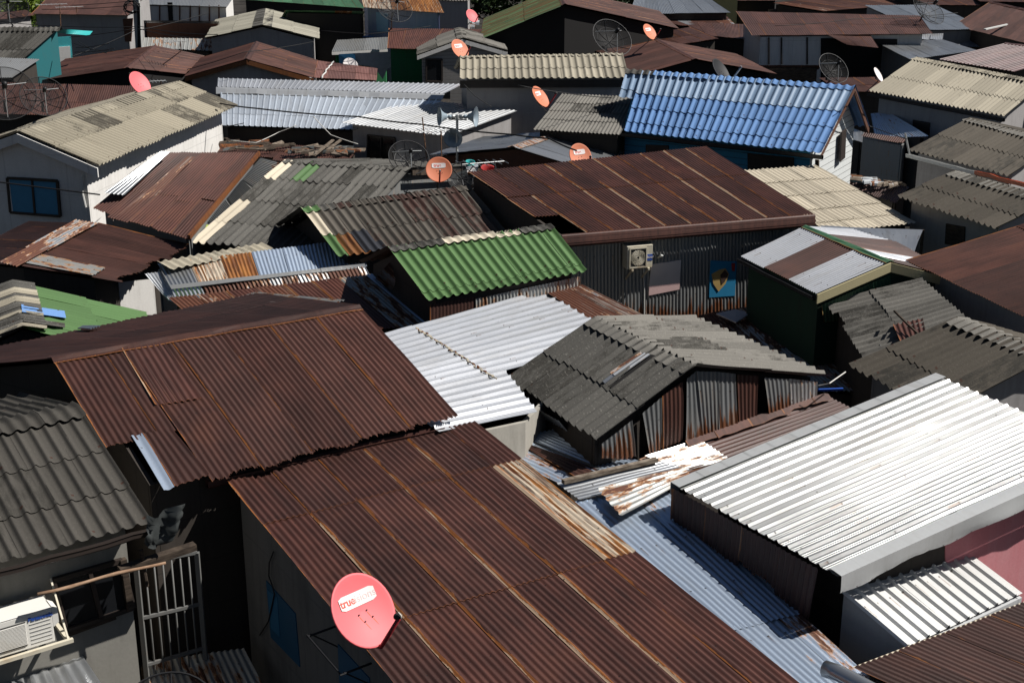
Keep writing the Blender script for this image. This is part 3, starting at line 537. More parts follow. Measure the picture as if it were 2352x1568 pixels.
patch(h, pl, ((1410, 866), (1430, 872), (1404, 892), (1388, 882)), 'cor', m_zinc, lift=.040, sheet=2)
g_ = V(0, 0, -.05); pg = (q[1] + un(q[0] - q[1]) * .14, un((q[1] - q[0]) * V(1, 1, 0)))
for nm, mt, pts in (('zinc', m_zincS, ((1379, 1016), (1450, 963), (1458, 1050), (1379, 1052))), ('zinc', m_zincS, ((1472, 947), (1517, 910), (1517, 1031), (1490, 1052))),
        ('rust', m_rustD, ((1519, 908), (1567, 876), (1567, 1012), (1521, 1029))), ('zinc', m_zincS, ((1573, 869), (1598, 850), (1612, 1007), (1571, 1016))), ('zinc', m_zincS, ((1597, 851), (1648, 852), (1651, 996), (1611, 1007))),
        ('zinc', m_zincS, ((1645, 852), (1687, 857), (1692, 979), (1648, 994))), ('rust', m_rustD, ((1691, 859), (1741, 863), (1738, 961), (1697, 979))), ('zinc', m_zincS, ((1751, 865), (1811, 869), (1814, 929), (1764, 962))), ('rust', m_zincR, ((1812, 869), (1876, 876), (1875, 914), (1815, 930)))):
    corr('wall_sheet', h, [onp(pg, p) + un(q[1] - q[0]) * (.02 if nm == 'zinc' else 0) for p in pts], 'cor', [mt], sheet=2, amp=.012, rag=.015, wob=.006, sag=.03)
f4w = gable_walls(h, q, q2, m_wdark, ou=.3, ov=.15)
fl = [W(1125, 880, 3.03), W(1150, 876, 3.06), W(1300, 994, 2.96), W(1283, 966, 2.98)]
slope(h, [W(1122, 881, 2.98), W(1283, 966, 2.98), W(1308, 998, 2.7), W(1160, 905, 2.75)], 'cor', [m_zinc], name='eave_flashing', sheet=2, amp=.008, wob=.01)
# -- brown lean-to in front of that gable
q = [onp(pg, (1902, 912)), None, None, onp(pg, (1470, 1056))]; q[1] = W(1985, 952, q[0][2] - .14); q[2] = W(1565, 1118, q[3][2] - .14)
h = H('brown lean-to roof with a glaring bare sheet in front of the upright rusty sheets', q, 'lean_to', 'lean-to')
slope(h, q, 'cor', [m_rustD], sheet=.5, rag=.02); pl = qpl(q)
patch(h, pl, ((1606, 1013), (1676, 1060), (1574, 1086), (1476, 1054)), 'cor', m_zincB, lift=.03, sheet=2, rag=.02)
shed_walls(h, q, m_wdark, ov=.05); A0 = onp(pg, (1571, 1016)); A1 = onp(pg, (1900, 908)); slope(h, [A0 + V(0, 0, .05), A1 + V(0, 0, .05), A1 + V(.05, -.12, -.01), A0 + V(.05, -.12, -.01)], 'flat', [m_rust2], name='apron_sheet', sheet=.6, rag=.02)
# -- blue grey zinc roofs to the right of the long lean-to
q = Q((1100, 1025), (1282, 984), (1482, 1066), (1300, 1120), 2.62, 2.5)
h = H('sky coloured zinc roof with a brown strip beneath the dark tiled gable', q, 'lean_to', 'lean-to')
slope(h, q, 'cor', [m_skyTintZ], sheet=.6, wob=.008); pl = qpl(q)
patch(h, pl, ((1150, 1000), (1178, 1012), (1372, 1082), (1318, 1099)), 'cor', m_rustD, lift=.02, sheet=2)
patch(h, pl, ((1372, 1082), (1384, 1080), (1215, 1012), (1190, 1006)), 'flat', m_zinc, lift=.03, sheet=2, name='edge_strip')
shed_walls(h, q, m_wdark, ov=.05)
q = Q((1300, 1160), (1505, 1105), (1985, 1545), (1800, 1590), 2.93, 2.54)
h = H('long sky coloured zinc roof running down between the brown lean-to and the white ribbed roof', q, 'lean_to', 'lean-to'); BZ = h; BZq = q
slope(h, sub(q, 0, 1, 0, .74), 'cor', [m_skyTintZ], sheet=.76, wob=.006, amp=.013, lift=.01); slope(h, sub(q, 0, 1, .72, 1.12), 'cor', [m_skyTintZ], sheet=.76, wob=.006, amp=.013)
shed_walls(h, q, m_wdark, ov=.05)
def sheetpx(h, pts, prof, mat, name='loose_sheet', **k): return corr(name, h, [W(*p) for p in pts], prof, [mat], sheet=3, **k)
sheetpx(h, ((1508, 1058, 2.98), (1592, 1080, 2.94), (1330, 1148, 2.98), (1276, 1110, 2.98)), 'cor', m_zinc, wob=.012, amp=.012)
sheetpx(h, ((1571, 1075, 3.04), (1592, 1098, 3.0), (1424, 1188, 3.02), (1371, 1121, 3.06)), 'cor', m_zincO, wob=.010, rag=.012)
b = B(); b.bar(W(1293, 1106, 3.05), W(1508, 1055, 3.03), .07, .05); b.build('batten', h, m_wood)
# -- big white ribbed roof on the right
q = Q((2154, 864), (2560, 1035), (1924, 1323), (1547, 1114), 3.85, 3.3)
h = H('large pale ribbed metal roof at the right with a folded edge flashing and pink wall', q); BW = h; BWq = q
slope(h, q, 'rib45', [m_white2], sheet=.9, tilt=.002, sag=.003, jit=.003, pitch=.155, amp=.027); pl = qpl(q)
nz = V(0, 0, 1)
b = B(); e = un(q[3] - q[0]); w = un(q[1] - q[0]); R = rs()
for i in range(12):
    a0 = q[0] + (q[3] - q[0]) * i / 12 - e * .01; a1 = q[0] + (q[3] - q[0]) * (i + 1) / 12 + e * .01
    b.prism([a0 + w * .13 + nz * .034, a1 + w * .13 + nz * .034, a1 - w * .05 + nz * .03, a0 - w * .05 + nz * .03], -nz * .004); b.prism([a0 - w * .05 + nz * .03, a1 - w * .05 + nz * .03, a1 - w * .05 - nz * .13, a0 - w * .05 - nz * .13], w * .004)
b.build('rake_flashing', h, m_zincM)
N = 40; R = rs(); eL = np.linalg.norm(q[2] - q[1]); dn = np.convolve(R.randn(N + 8), np.ones(5) / 5, 'same')[:N + 1]
def strip(nm, f, k_):
    vs = []; uvs = []
    for i in range(N + 1):
        p = q[2] + (q[1] - q[2]) * i / N
        for j, s_ in enumerate(f(p, dn[i], i)): vs.append(s_); uvs.append((i * eL / N, j * .1))
    fs = [(i * k_ + j, i * k_ + j + 1, (i + 1) * k_ + j + 1, (i + 1) * k_ + j) for i in range(N) for j in range(k_ - 1)]
    mesh(nm, h, vs, fs, m_zincM, None, uvs, [(.4, .4)] * len(vs), np.tile([.5, .3, .5, 1], (len(vs), 1)), smooth=True)
strip('edge_flashing', lambda p, d, i: [p - w * .14 + nz * .032, p - w * .06 + nz * (.034 + d * .004), p + w * .055 + nz * .028], 3)
strip('folded_fascia', lambda p, d, i: [p + w * .057 + nz * .028, p + w * (.060 + d * .010) - nz * .08, p + w * (.058 + d * .022) - nz * .125, p + w * (.05 + d * .03) - nz * (.165 + .03 * math.sin(i * .5) * (1 if i < 18 else .3))], 4)
F9t = W(1934, 1361, 2.92); bw = shed_walls(h, q, m_wdark, ou=max(.1, -(F9t - q[2]) @ w + .015), ov=.5, ot=.2, dz=.1)
panel('pink_wall', h, bw[1], ((2170, 1180), (2470, 1060), (2470, 1500), (2170, 1420)), m_wpink, .012)
corr('drop_sheet', h, [q[3] - nz * .03, q[2] - nz * .03 + un(q[3] - q[2]) * .25, q[2] - nz * .62 + un(q[3] - q[2]) * .32, q[3] - nz * .45], 'cor', [m_rust, m_zincRR], sheet=.6, rag=.03, jit=.06, up=V(-1, -.5, 0))
b = B(); pq = bw[2]; 
corr('side_wall', h, [bw[2][0] + V(0, 0, 0), bw[2][0], bw[2][0], bw[2][0]], 'flat', [m_zincO]) if False else None
# -- lower white ribbed roof below it
q = Q((1934, 1361), (2201, 1249), (2420, 1408), (2081, 1486), 2.92, 2.68); q[2] = q[3] + (q[1] - q[0])
h = H('low white ribbed roof with dark rib shadows, below the folded flashing', q, 'lean_to', 'lean-to'); F9q = q
slope(h, q, 'rib', [m_whiteD], sheet=.8, tilt=.002, sag=.004, jit=.004, pitch=.165, amp=.032); shed_walls(h, ext(q, 1.05), m_wlt, ou=.03, ov=.02, ot=.0, dz=.03)
q = Q((1955, 1536), (2400, 1366), (2900, 1560), (2352, 1716), 2.72, 2.45)
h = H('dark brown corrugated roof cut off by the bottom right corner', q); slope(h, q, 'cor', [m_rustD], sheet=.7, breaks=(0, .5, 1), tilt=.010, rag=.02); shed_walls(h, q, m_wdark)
sheetpx(h, ((1955, 1532, 2.70), (2400, 1362, 2.70), (2408, 1368, 2.66), (1963, 1543, 2.66)), 'cor', m_tcream, name='pale_edge_strip', rag=.02)
b = B(); b.tube([W(1895, 1535, 2.78), W(1926, 1545, 2.80), W(2030, 1600, 2.78), W(2120, 1660, 2.76)], .085, 10); b.build('bent_ridge_cap', h, m_zinc, True)
# -- grey tiled house with the air conditioner, bottom left
q = Q(None, (183, 940), (349, 1204), (-160, 1341), 4.16, 3.62)
h = H('grey wavy tiled house at the bottom left with a dark window under its eave', q, 'tiled_house'); F11 = h
slope(h, q, 'tilen', [m_tch], sheet=.46, breaks=(0, .36, .68, 1), jit=.005, tilt=.002, wob=.002, sag=.004)
mq = mirror(q); slope(h, mq, 'tilen', [m_tch], sheet=.5, breaks=(0, .5, 1), tilt=.002, sag=.004)
tilecap('ridge_cap', h, q[1], q[0], q[2], [m_tch], width=.24, pitch=.155, amp=.042, h=.03, piece=.43)
gutter('gutter', h, q[3] + V(0, 0, .0), q[2] + un(q[2] - q[3]) * .05, m_frame, r=.035, out=V(.6, -1, 0))
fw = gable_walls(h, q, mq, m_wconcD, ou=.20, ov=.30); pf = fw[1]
w4 = ((120, 1330), (278, 1284), (304, 1392), (150, 1446))
wn_ = panel('window', h, pf, w4, m_glass, .01); frame('window_frame', wn_, pf, w4, m_frame, .05, .05, mid=(.52,))
panel('sill_board', h, pf, ((150, 1447), (262, 1410), (264, 1417), (152, 1458)), m_woodD, .05)
panel('post', h, pf, ((272, 1282), (286, 1278), (303, 1390), (289, 1398)), m_woodD, .07)
# dark alley things: grille gate
q_ = pf
n2 = un(pf[1] + V(.15, .1, 0)); pgate = (onp(pf, (312, 1400)) - pf[1] * .25, pf[1])
gt = thing('grille_gate', 'white barred metal gate in the dark alley beside the tiled house', 'gate', onp(pgate, (385, 1540)) * V(1, 1, 0))
G4 = [onp(pgate, p) for p in ((312, 1294), (452, 1268), (480, 1545), (341, 1540))]
G4[2] = G4[1] * V(1, 1, 0) + V(0, 0, .9); G4[3] = G4[0] * V(1, 1, 0) + V(0, 0, .9)
b = B()
b.bar(G4[0], G4[3], .05, .05, up=V(1, 0, 0)); b.bar(G4[1], G4[2], .05, .05, up=V(1, 0, 0))
for t in (.0, .33, .62, .9): b.bar(G4[0] * (1 - t) + G4[3] * t, G4[1] * (1 - t) + G4[2] * t, .03, .035)
b.build('gate_frame', gt, m_gate)
for i in range(1, 7):
    t = i / 7; b = B(); b.tube([G4[0] * (1 - t) + G4[1] * t, G4[3] * (1 - t) + G4[2] * t], .010, 8); b.build('bar', gt, m_gate, True)
# low zinc roof at the very bottom left, alley roofs
q = Q((-60, 1485), (150, 1448), (250, 1600), (-40, 1700), 2.28, 2.0)
h = H('grey corrugated awning in the bottom left corner with bricks on it', q, 'awning', 'awning'); BLq = q
slope(h, q, 'cor', [m_zinc], sheet=.7, pitch=.11, amp=.016, tilt=.01, side=-1)
b = B(); b.bar(q[0] + V(0, 0, -.06), q[1] + V(0, 0, -.06), .05, .06); b.bar(q[2] - V(0, 0, .06), q[2] * V(1, 1, 0), .06, .06); b.bar(q[3] - V(0, 0, .06), q[3] * V(1, 1, 0), .06, .06); b.build('support', h, m_woodD)
q = Q((330, 1520), (560, 1490), (640, 1640), (380, 1700), 1.5, 1.3)
h = H('unlit zinc roof low in the alley under the barred gate', q, 'awning', 'awning'); slope(h, q, 'cor', [m_zincO], sheet=.7); b = B()
for p in q: b.bar(p - V(0, 0, .05), p * V(1, 1, 0), .06, .06)
b.build('support', h, m_woodD)
# ======================= middle left
q = Q((410, 190), (40, 305), (225, 384), (545, 246), 4.32, 3.6); mq = Q((40, 305), (410, 190), (158, 257), (-200, 390), 4.32, 3.35)
h = H('house with mould blackened beige tiles and blue shutters, middle left', q, 'tiled_house'); L1 = h
slope(h, q, 'tile', [m_tbeige], sheet=1.08, breaks=(0, .42, 1), jit=.015, tilt=.004); slope(h, mq, 'tile6', [m_tbeigeN], sheet=1.08, breaks=(0, .5, 1))
tilecap('ridge_cap', h, q[0], q[1], q[3], [m_tbeige], width=.32, piece=.54, h=.03)
l1 = gable_walls(h, q, mirror(q), m_wwhite, ou=.16, ov=.45)
board('rake_board', h, q[1] + V(0, 0, -.02), q[2] + V(0, 0, -.02), .22, .04, m_wwhite, n=un((q[1] - q[0]) * V(1, 1, 0))); board('rake_board', h, mq[0] + V(0, 0, -.02), mq[3] + V(0, 0, -.02), .22, .04, m_wwhite, n=un((q[1] - q[0]) * V(1, 1, 0)))
pf = l1[2]; s4 = ((19, 408), (133, 415), (140, 496), (26, 487))
for t0, t1 in ((.02, .49), (.51, .98)):
    A = lambda t: ((19 + 114 * t, 408 + 7 * t), (26 + 114 * t, 487 + 9 * t)); panel('shutter', h, pf, (A(t0)[0], A(t1)[0], A(t1)[1], A(t0)[1]), m_shut, .03)
frame('window_frame', h, pf, s4, m_frame, .06, .06, mid=(.5,))
b = B(); p0 = onp(pf, (-12, 404)) + pf[1] * .5; b.tube([p0, onp(pf, (255, 437)) + pf[1] * .5], .018, 6); b.build('pole_arm', h, m_dk)
b = B(); b.tube([onp(pf, (192, 402)) + pf[1] * .06, onp(pf, (192, 440)) + pf[1] * .06, onp(pf, (200, 475)) + pf[1] * .06], .03, 8); b.build('conduit', h, m_wframe)
# brown patched roof below its side wall
q = Q((372, 351), (595, 352), (434, 545), (208, 486), 3.92, 3.05)
h = H('brown corrugated roof with peeling white strips beside the beige tiled house', q); pl = qpl(q)
slope(h, q, 'cor', [m_rust2], sheet=.62, breaks=(0, .62, 1), rag=.02, jit=.08, tilt=.012, wob=.006)
patch(h, pl, ((372, 352), (393, 352), (288, 451), (241, 446)), 'cor', m_zinc, sheet=2, rag=.01)
patch(h, pl, ((432, 362), (450, 362), (318, 497), (262, 504)), 'cor', m_zincRR, sheet=2, rag=.03, lift=.012)
sheetpx(h, ((300, 398, 3.42), (330, 372, 3.55), (250, 440, 3.3), (216, 470, 3.15)), 'flat', m_zinc, name='wall_flashing')
shed_walls(h, q, m_zincW, ov=.3); b = B(); b.bar(q[1], q[2], .05, .10); b.build('rake_board', h, m_rust2)
pr = (q[1] - V(.12, 0, 0), un(np.cross(q[2] - q[1], V(0, 0, 1))))
for pts in (((556, 412), (598, 362), (640, 372), (598, 440)), ((520, 455), (554, 414), (590, 448), (545, 490)), ((476, 508), (516, 460), (540, 492), (500, 530))):
    corr('wall_sheet', h, [onp(pr, p) for p in pts], 'cor', [m_zincS], sheet=2, rag=.01)
# brown gable with the peeling zinc ridge strip
q = Q((226, 514), (45, 612), (270, 648), (432, 564), 3.1, 2.8); q2 = Q((45, 612), (226, 514), (150, 512), (-160, 640), 3.1, 2.85); q2[3] = q2[2] + (q2[0] - q2[1])
h = H('dark brown low gable with a peeling silver strip along its ridge', q); pl = qpl(q)
slope(h, q, 'cor', [m_rustD], sheet=.62, breaks=(0, 1), rag=.04, jit=.06, tilt=.014, wob=.008, sag=.03); slope(h, ext(q2, 2.2), 'cor', [m_rustD], sheet=.62)
sheetpx(h, ((175, 506, 3.17), (228, 514, 3.15), (113, 576, 3.14), (58, 570, 3.17)), 'cor', m_zincR, name='ridge_sheet', rag=.01); sheetpx(h, ((90, 556, 3.19), (118, 570, 3.16), (42, 613, 3.14), (-2, 604, 3.16)), 'cor', m_zincRR, name='ridge_sheet', rag=.01)
patch(h, pl, ((92, 589), (55, 609), (210, 637), (242, 620)), 'cor', m_zincO, sheet=2, rag=.01)
gable_walls(h, q, ext(q2, 2.2), m_wdark, ou=.12, ov=.5)
wp = [W(253, 650, 2.55), W(353, 640, 2.45)]; b = B(); b.add([wp[0], wp[1], wp[1] * V(1, 1, 0), wp[0] * V(1, 1, 0)], [(0, 1, 2, 3)]); w_ = mesh('white_wall', h, b.v, b.f, m_wwhite, uv=b.uv)
# green roof with blue strip
q = Q((30, 650), (54, 757), (420, 850), (335, 722), 3.15, 2.4)
h = H('green tiled roof with a bright blue strip, left edge of the photo', q, 'tiled_house'); pl = qpl(q)
slope(h, q, 'tile6', [m_tgreen, m_tdark], sheet=.36, breaks=(0, .5, 1), tilt=.003, amp=.03, pick=lambda s, r, R: int((s, r) in ((6, 1), (5, 1)))); mq = mirror(q)
patch(h, pl, ((47, 707), (49, 724), (150, 738), (146, 722)), 'cor', m_tblue, sheet=2, lift=.05, amp=.012); patch(h, pl, ((51, 737), (53, 747), (153, 762), (152, 753)), 'cor', m_tdark, sheet=2, lift=.05)
slope(h, mq, 'tile6', [m_tdark], breaks=(0, .5, 1)); tilecap('ridge_cap', h, q[0], q[1], q[3], [m_tdark, m_tbeige], width=.36, piece=.2, h=.05, pick=lambda j, R: int(R.rand() < .35))
gable_walls(h, q, mq, m_wdark)
# -- two old grey tiled roofs in the middle
q = Q((655, 372), (945, 391), (780, 572), (440, 560), 3.62, 2.78); q[2] = q[3] + (q[1] - q[0]) * 1.03
h = H('old grey tiled roof with one green tile and cream edge tiles', q, 'tiled_house'); mq = mirror(q)
slope(h, q, 'tile', [m_tdark, m_tgreen, m_tcream], sheet=.36, breaks=(0, .22, .5, .75, 1), jit=.03, tilt=.008, wob=.01, pick=lambda s, r, R: 2 if s == 0 and r != 1 else (1 if (s, r) == (2, 0) else 0))
slope(h, mq, 'tile6', [m_tdark], breaks=(0, .5, 1)); tilecap('ridge_cap', h, q[0], q[1], q[3], [m_tdark], width=.16, piece=.2, h=.02, amp=.045)
gable_walls(h, sub(q, 0, 1, 0, .8), sub(mq, 0, 1, 0, .8), m_zincW, ou=.25, ov=.2); board('rake_board', h, mq[0], mq[3], .12, .03, m_woodD, n=un(q[1] - q[0]))
b = B(); b.prism([W(461, 516, 3.0), W(482, 520, 2.95), W(490, 540, 2.8), W(468, 542, 2.8)], V(0, 0, .03)); b.build('lime_tile', h, m_lime)
q = Q((690, 482), (1075, 430), (1165, 540), (772, 592), 3.68, 3.0); mq = mirror(q)
h = H('mottled red and grey tiled roof edged with cream and green tiles', q, 'tiled_house')
slope(h, q, 'tile', [m_tred, m_tcream, m_tgreen, m_tblk, m_rustO], sheet=.36, breaks=(0, .52, 1), jit=.02, tilt=.008, wob=.008, pick=lambda s, r, R: (1 if r == 0 else 2) if s == 0 else (4 if (s, r) == (1, 1) else (3 if (s, r) == (2, 1) else 0)))
slope(h, mq, 'tile6', [m_tdark], breaks=(0, .5, 1)); tilecap('ridge_cap', h, q[0], q[1], q[3], [m_tred, m_tgreen, m_tdark], width=.17, piece=.36, h=.03, amp=.04, pick={0: 1, 1: 2})
gable_walls(h, q, mq, m_wdark, ou=.35, ov=.2)
# -- clean green roof
q = Q((890, 572), (1265, 520), (1346, 626), (978, 694), 3.63, 3.0); mq = mirror(q)
h = H('clean bright green wavy roof with a cream and grey ridge, centre', q, 'tiled_house')
slope(h, q, 'tile', [m_tgreen], sheet=1.08, breaks=(0, .80, 1), jit=.006, tilt=.004, wob=.003); slope(h, mq, 'tile6', [m_tdark], breaks=(0, 1))
tilecap('ridge_cap', h, q[0], q[1], q[3], [m_tdark, m_tcream], width=.15, piece=.5, h=.03, amp=.04, pick={3: 1, 4: 1, 2: 1, 5: 0, 6: 0})
gw = gable_walls(h, q, mq, m_wdark, ou=.25, ov=.12); pe = gw[1]
corr('wall_sheet', h, [onp(pe, p) + pe[1] * .02 for p in ((985, 698), (1090, 680), (1090, 712), (985, 740))], 'cor', [m_rustD], sheet=3, amp=.01); corr('wall_sheet', h, [onp(pe, p) + pe[1] * .02 for p in ((1090, 685), (1330, 634), (1330, 690), (1090, 735))], 'cor', [m_zincO], sheet=3)
corr('side_sheet', h, [W(860, 640, 3.0), W(905, 590, 3.3), W(975, 700, 2.7), W(930, 690, 2.4)], 'cor', [m_zincW], sheet=2)
# -- patched blue and rusty roof left of the green one
q = [W(362, 608, 3.02), W(830, 548, 3.02), W(842, 612, 2.72), W(392, 664, 2.72)]
h = H('patchwork of blue zinc and orange rust sheets under a long white edge strip', q); pl = qpl(q)
slope(h, q, 'cor', [m_zinc, m_rustO, m_skyTintZ], sheet=.6, breaks=(0, 1), pick=lambda s, r, R: 0 if s == 0 else (1 if s < 3 else 2), rag=.02, tilt=.012)
sheetpx(h, ((360, 604, 3.06), (600, 560, 3.06), (628, 574, 2.98), (392, 622, 2.98)), 'tile6', m_tbeige, name='pale_tiles', amp=.04)
q_ = [W(392, 662, 2.78), W(838, 611, 2.78), W(853, 640, 2.55), W(405, 690, 2.55)]
slope(h, q_, 'cor', [m_zinc, m_zincRR], sheet=.6, pick=lambda s, r, R: 0 if s == 0 else 1, rag=.02, jit=.05, lift=.0)
sheetpx(h, ((392, 655, 2.83), (838, 605, 2.83), (840, 614, 2.76), (394, 667, 2.76)), 'flat', m_white2, name='edge_strip')
sheetpx(h, ((330, 630, 2.95), (372, 624, 2.9), (408, 694, 2.5), (384, 690, 2.5)), 'cor', m_zinc, name='hip_sheet', wob=.012)
walls(h, [q[0] - V(0, 0, .1), q[1] - V(0, 0, .1), q_[2] + V(.0, .3, -.1), q_[3] + V(.2, .3, -.1)], m_zincW)
# -- lower patched roof
q = [W(385, 686, 2.75), W(862, 630, 2.75), W(1000, 745, 2.42), W(520, 800, 2.42)]
h = H('lower rust and zinc patchwork roof between the patched roof and the big brown gable', q)
slope(h, q, 'cor', [m_zincRR, m_rust2, m_zincO, m_skyTintZ], sheet=.55, pick={(0, 0): 0, (1, 0): 0, (2, 0): 1, (3, 0): 0, (4, 0): 1, (5, 0): 1, (6, 0): 2, (7, 0): 3}, rag=.02, jit=.04, tilt=.012)
shed_walls(h, q, m_wdark, ov=.05)
# -- big rust house
q = Q((1075, 397), (1621, 337), (1868, 494), (1288, 541), 3.95, 3.4)
h = H('wide rust brown corrugated roof above a zinc wall with an air conditioner', q); R3 = h; R3q = q
slope(h, q, 'cor', [m_rustE], sheet=.58, breaks=(0, .42, 1), jit=.01, tilt=.009, skip=((0, 1),))
slope(h, sub(q, 0, .093, .4, .72), 'cor', [m_rustE], sheet=.7, lift=-.01); board('edge_board', h, q[1], q[0], .05, .02, m_rust2)
corr('eave_roll', h, [W(1285, 537, 3.43), W(1868, 490, 3.43), W(1870, 512, 3.24), W(1290, 560, 3.24)][0:4], 'flat', [m_rust2], sheet=3) if False else None
b = B(); ev = un(q[2] - q[3]); out = un(np.cross(ev, nz)); out = out * (1 if out[1] < 0 else -1); vs = []; fs = []; N = 30; sec = [(.0, .02), (.05, .035), (.09, .0), (.07, -.05), (.12, -.085), (.09, -.14), (.13, -.17), (.09, -.22)]
for i in range(N + 1):
    p = q[3] + (q[2] - q[3]) * i / N
    for x, z_ in sec: vs.append(p + out * x * 1.1 + nz * z_)
k = len(sec)
for i in range(N): fs += [(i * k + j, i * k + j + 1, (i + 1) * k + j + 1, (i + 1) * k + j) for j in range(k - 1)]
mesh('eave_flashing', h, vs, fs, m_rust2, None, [(v[0] * .9, j % k * .04) for j, v in enumerate(vs)], [(.4, .3)] * len(vs), np.tile([.6, .3, .5, 1], (len(vs), 1)), smooth=True)
rw = shed_walls(h, q, m_wdark, ou=.08, ov=.18, ot=.1); pe = rw[2]; R3p = pe
for i, (x0, x1, yt0, yt1, yb0, yb1, mt) in enumerate(((1296, 1432, 562, 552, 740, 735, m_zincS), (1432, 1490, 552, 548, 735, 730, m_zincS), (1490, 1640, 548, 538, 735, 725, m_zincS), (1640, 1800, 538, 525, 725, 700, m_zincS), (1800, 1862, 525, 520, 700, 690, m_zincS))):
    corr('wall_sheet', h, [onp(pe, (x0, yt0)) + pe[1] * .02, onp(pe, (x1, yt1)) + pe[1] * .02, onp(pe, (x1, yb1)) + pe[1] * .02, onp(pe, (x0, yb0)) + pe[1] * .02], 'cor', [mt], sheet=.7, amp=.012)
panel('wall_panel', h, pe, ((1494, 606), (1562, 596), (1559, 650), (1489, 656)), m_paper, .05); panel('pink_panel', h, pe, ((1489, 656), (1559, 648), (1558, 663), (1488, 677)), m_pinkpanel, .055)
g = panel('poster', h, pe, ((1630, 597), (1690, 600), (1686, 678), (1627, 682)), m_poster, .04, lab='torn blue poster with a yellow picture')
b = B(); b.prism([onp(pe, p) + pe[1] * .045 for p in ((1632, 628), (1650, 618), (1664, 615), (1672, 628), (1664, 650), (1648, 668), (1636, 650))], pe[1] * .006); b.build('picture', g, m_posty)
b = B(); b.prism([onp(pe, p) + pe[1] * .052 for p in ((1652, 630), (1662, 618), (1670, 628), (1662, 645), (1655, 652))], pe[1] * .006); b.build('picture', g, m_postb)
b = B(); b.prism([onp(pe, p) + pe[1] * .045 for p in ((1678, 603), (1686, 603), (1685, 622), (1679, 620))], pe[1] * .006); b.build('red_print', g, m_postr)
# low roofs at the foot of that wall
q = [W(1600, 725, 1.75), W(1800, 690, 1.75), W(2050, 900, 1.5), W(1780, 900, 1.5)]
h = H('shaded rusty roof at the foot of the zinc wall behind the tiled gable', q, 'lean_to', 'lean-to'); slope(h, q, 'cor', [m_zincRR, m_rust, m_zincO], sheet=.6, breaks=(0, .5, 1), pick=rnd(1, 1, 1), rag=.02); shed_walls(h, q, m_wdark, ov=.05)
b = B(); b.prism([W(1645, 722, 1.86), W(1690, 712, 1.9), W(1722, 722, 1.84), W(1690, 742, 1.84)], V(0, 0, .02)); b.build('loose_board', h, m_paper)
q = [W(1245, 668, 2.72), W(1336, 655, 2.72), W(1487, 730, 2.5), W(1368, 742, 2.5)]
h = H('small white roof flaked with rust between the white ribbed roof and the zinc wall', q, 'lean_to', 'lean-to'); slope(h, q, 'cor', [m_zincRR], sheet=.6, rag=.02, name='roof_slope'); shed_walls(h, q, m_wconc, ov=.05)
# ======================= right middle
def gable(label, q, prof, mat, wallm, capm=None, far=False, name='house', q2=None, brk=(0, .5, 1), ou=.2, ov=.25, sheet=.7, capw=.2, mat2=None, fascia=None, z0=0., **k):
    h = H(label, q, name); mq = q2 or mirror(q)
    slope(h, q, prof, mat, sheet=sheet, breaks=brk, **k); slope(h, mq, prof, mat2 or mat, sheet=sheet, breaks=(0, .5, 1))
    if capm is not None:
        if prof[:3] == 'til': tilecap('ridge_cap', h, q[0], q[1], q[3], [capm], width=capw, h=.03, piece=.54, q2=mq[3])
        else: metalcap('ridge_cap', h, q[0], q[1], q[3], capm, width=capw * .7, q2=mq[3])
    pl = gable_walls(h, q, mq, wallm, ou=ou, ov=ov, z0=z0)
    if fascia is not None:
        end, fm = fascia; r_, ea, eb, inn = (q[0], q[3], mq[2], un(q[1] - q[0])) if end == 0 else (q[1], q[2], mq[3], un(q[0] - q[1]))
        for e_ in (ea, eb): board('fascia_board', h, r_ - V(0, 0, .01), e_ - V(0, 0, .01), .16, .03, fm, n=inn)
    return h, pl, mq
def shed(label, q, prof, mat, wallm, name='house', cat='house', brk=(0, 1), ou=.12, ov=.2, sheet=.7, **k):
    h = H(label, q, name, cat); slope(h, q, prof, mat, sheet=sheet, breaks=brk, **k); return h, shed_walls(h, q, wallm, ou=ou, ov=ov)
# -- blue tiled house
q = Q((1440, 162), (1964, 200), (1887, 354), (1402, 299), 5.0, 3.62)
h = H('bright blue tiled house with a white plank gable end', q, 'tiled_house'); mq = mirror(q); BT = h
L_ = .30
slope(h, sub(q, .075, 1, 0, 1), 'tile', [m_tblueP, m_tblue], pick=lambda s, r, R: int(r > 0), sheet=.54, breaks=(0, .34, .58, .81, 1), jit=.006, tilt=.004, wob=.004, pitch=.215, amp=.044)
slope(h, sub(q, 0, .08, 0, .47), 'tile', [m_tblueP], sheet=.54, breaks=(0, .6, 1), pitch=.215, amp=.044, lift=-.01)
slope(h, mq, 'tile6', [m_tblue], breaks=(0, .5, 1)); tilecap('ridge_cap', h, q[0], q[1], q[3], [m_tblue, m_tdark], width=.15, pitch=.215, amp=.040, piece=.86, h=.03, pick={0: 1})
bl = gable_walls(h, q, mq, m_wblue, ou=.35, ov=.4, skip=(2, 3))
b = B()
for i in (2, 3): pass
bp = inset(q, .34, .4); bm = inset(mq, .34, .4); gp = [bp[2], bp[1], bm[0], bm[3]]
b = B(); b.prism([V(*bp[2][:2], 0), bp[2], bp[1], bm[3], V(*bm[3][:2], 0)], un(q[0] - q[1]) * .06); g = b.build('gable_wall', h, m_wwplank)
gpl = (bp[1], un((q[1] - q[0]) * V(1, 1, 0)))
panel('side_window', h, gpl, ((1931, 304), (1941, 296), (1938, 362), (1927, 372)), m_frame, .04)
board('rake_board', h, mq[0], mq[3], .14, .04, m_wbrown, n=un(q[0] - q[1])); board('rake_board', h, q[1] - V(0, 0, .04), q[2] - V(0, 0, .04), .08, .03, m_wbrown, n=un(q[0] - q[1]))
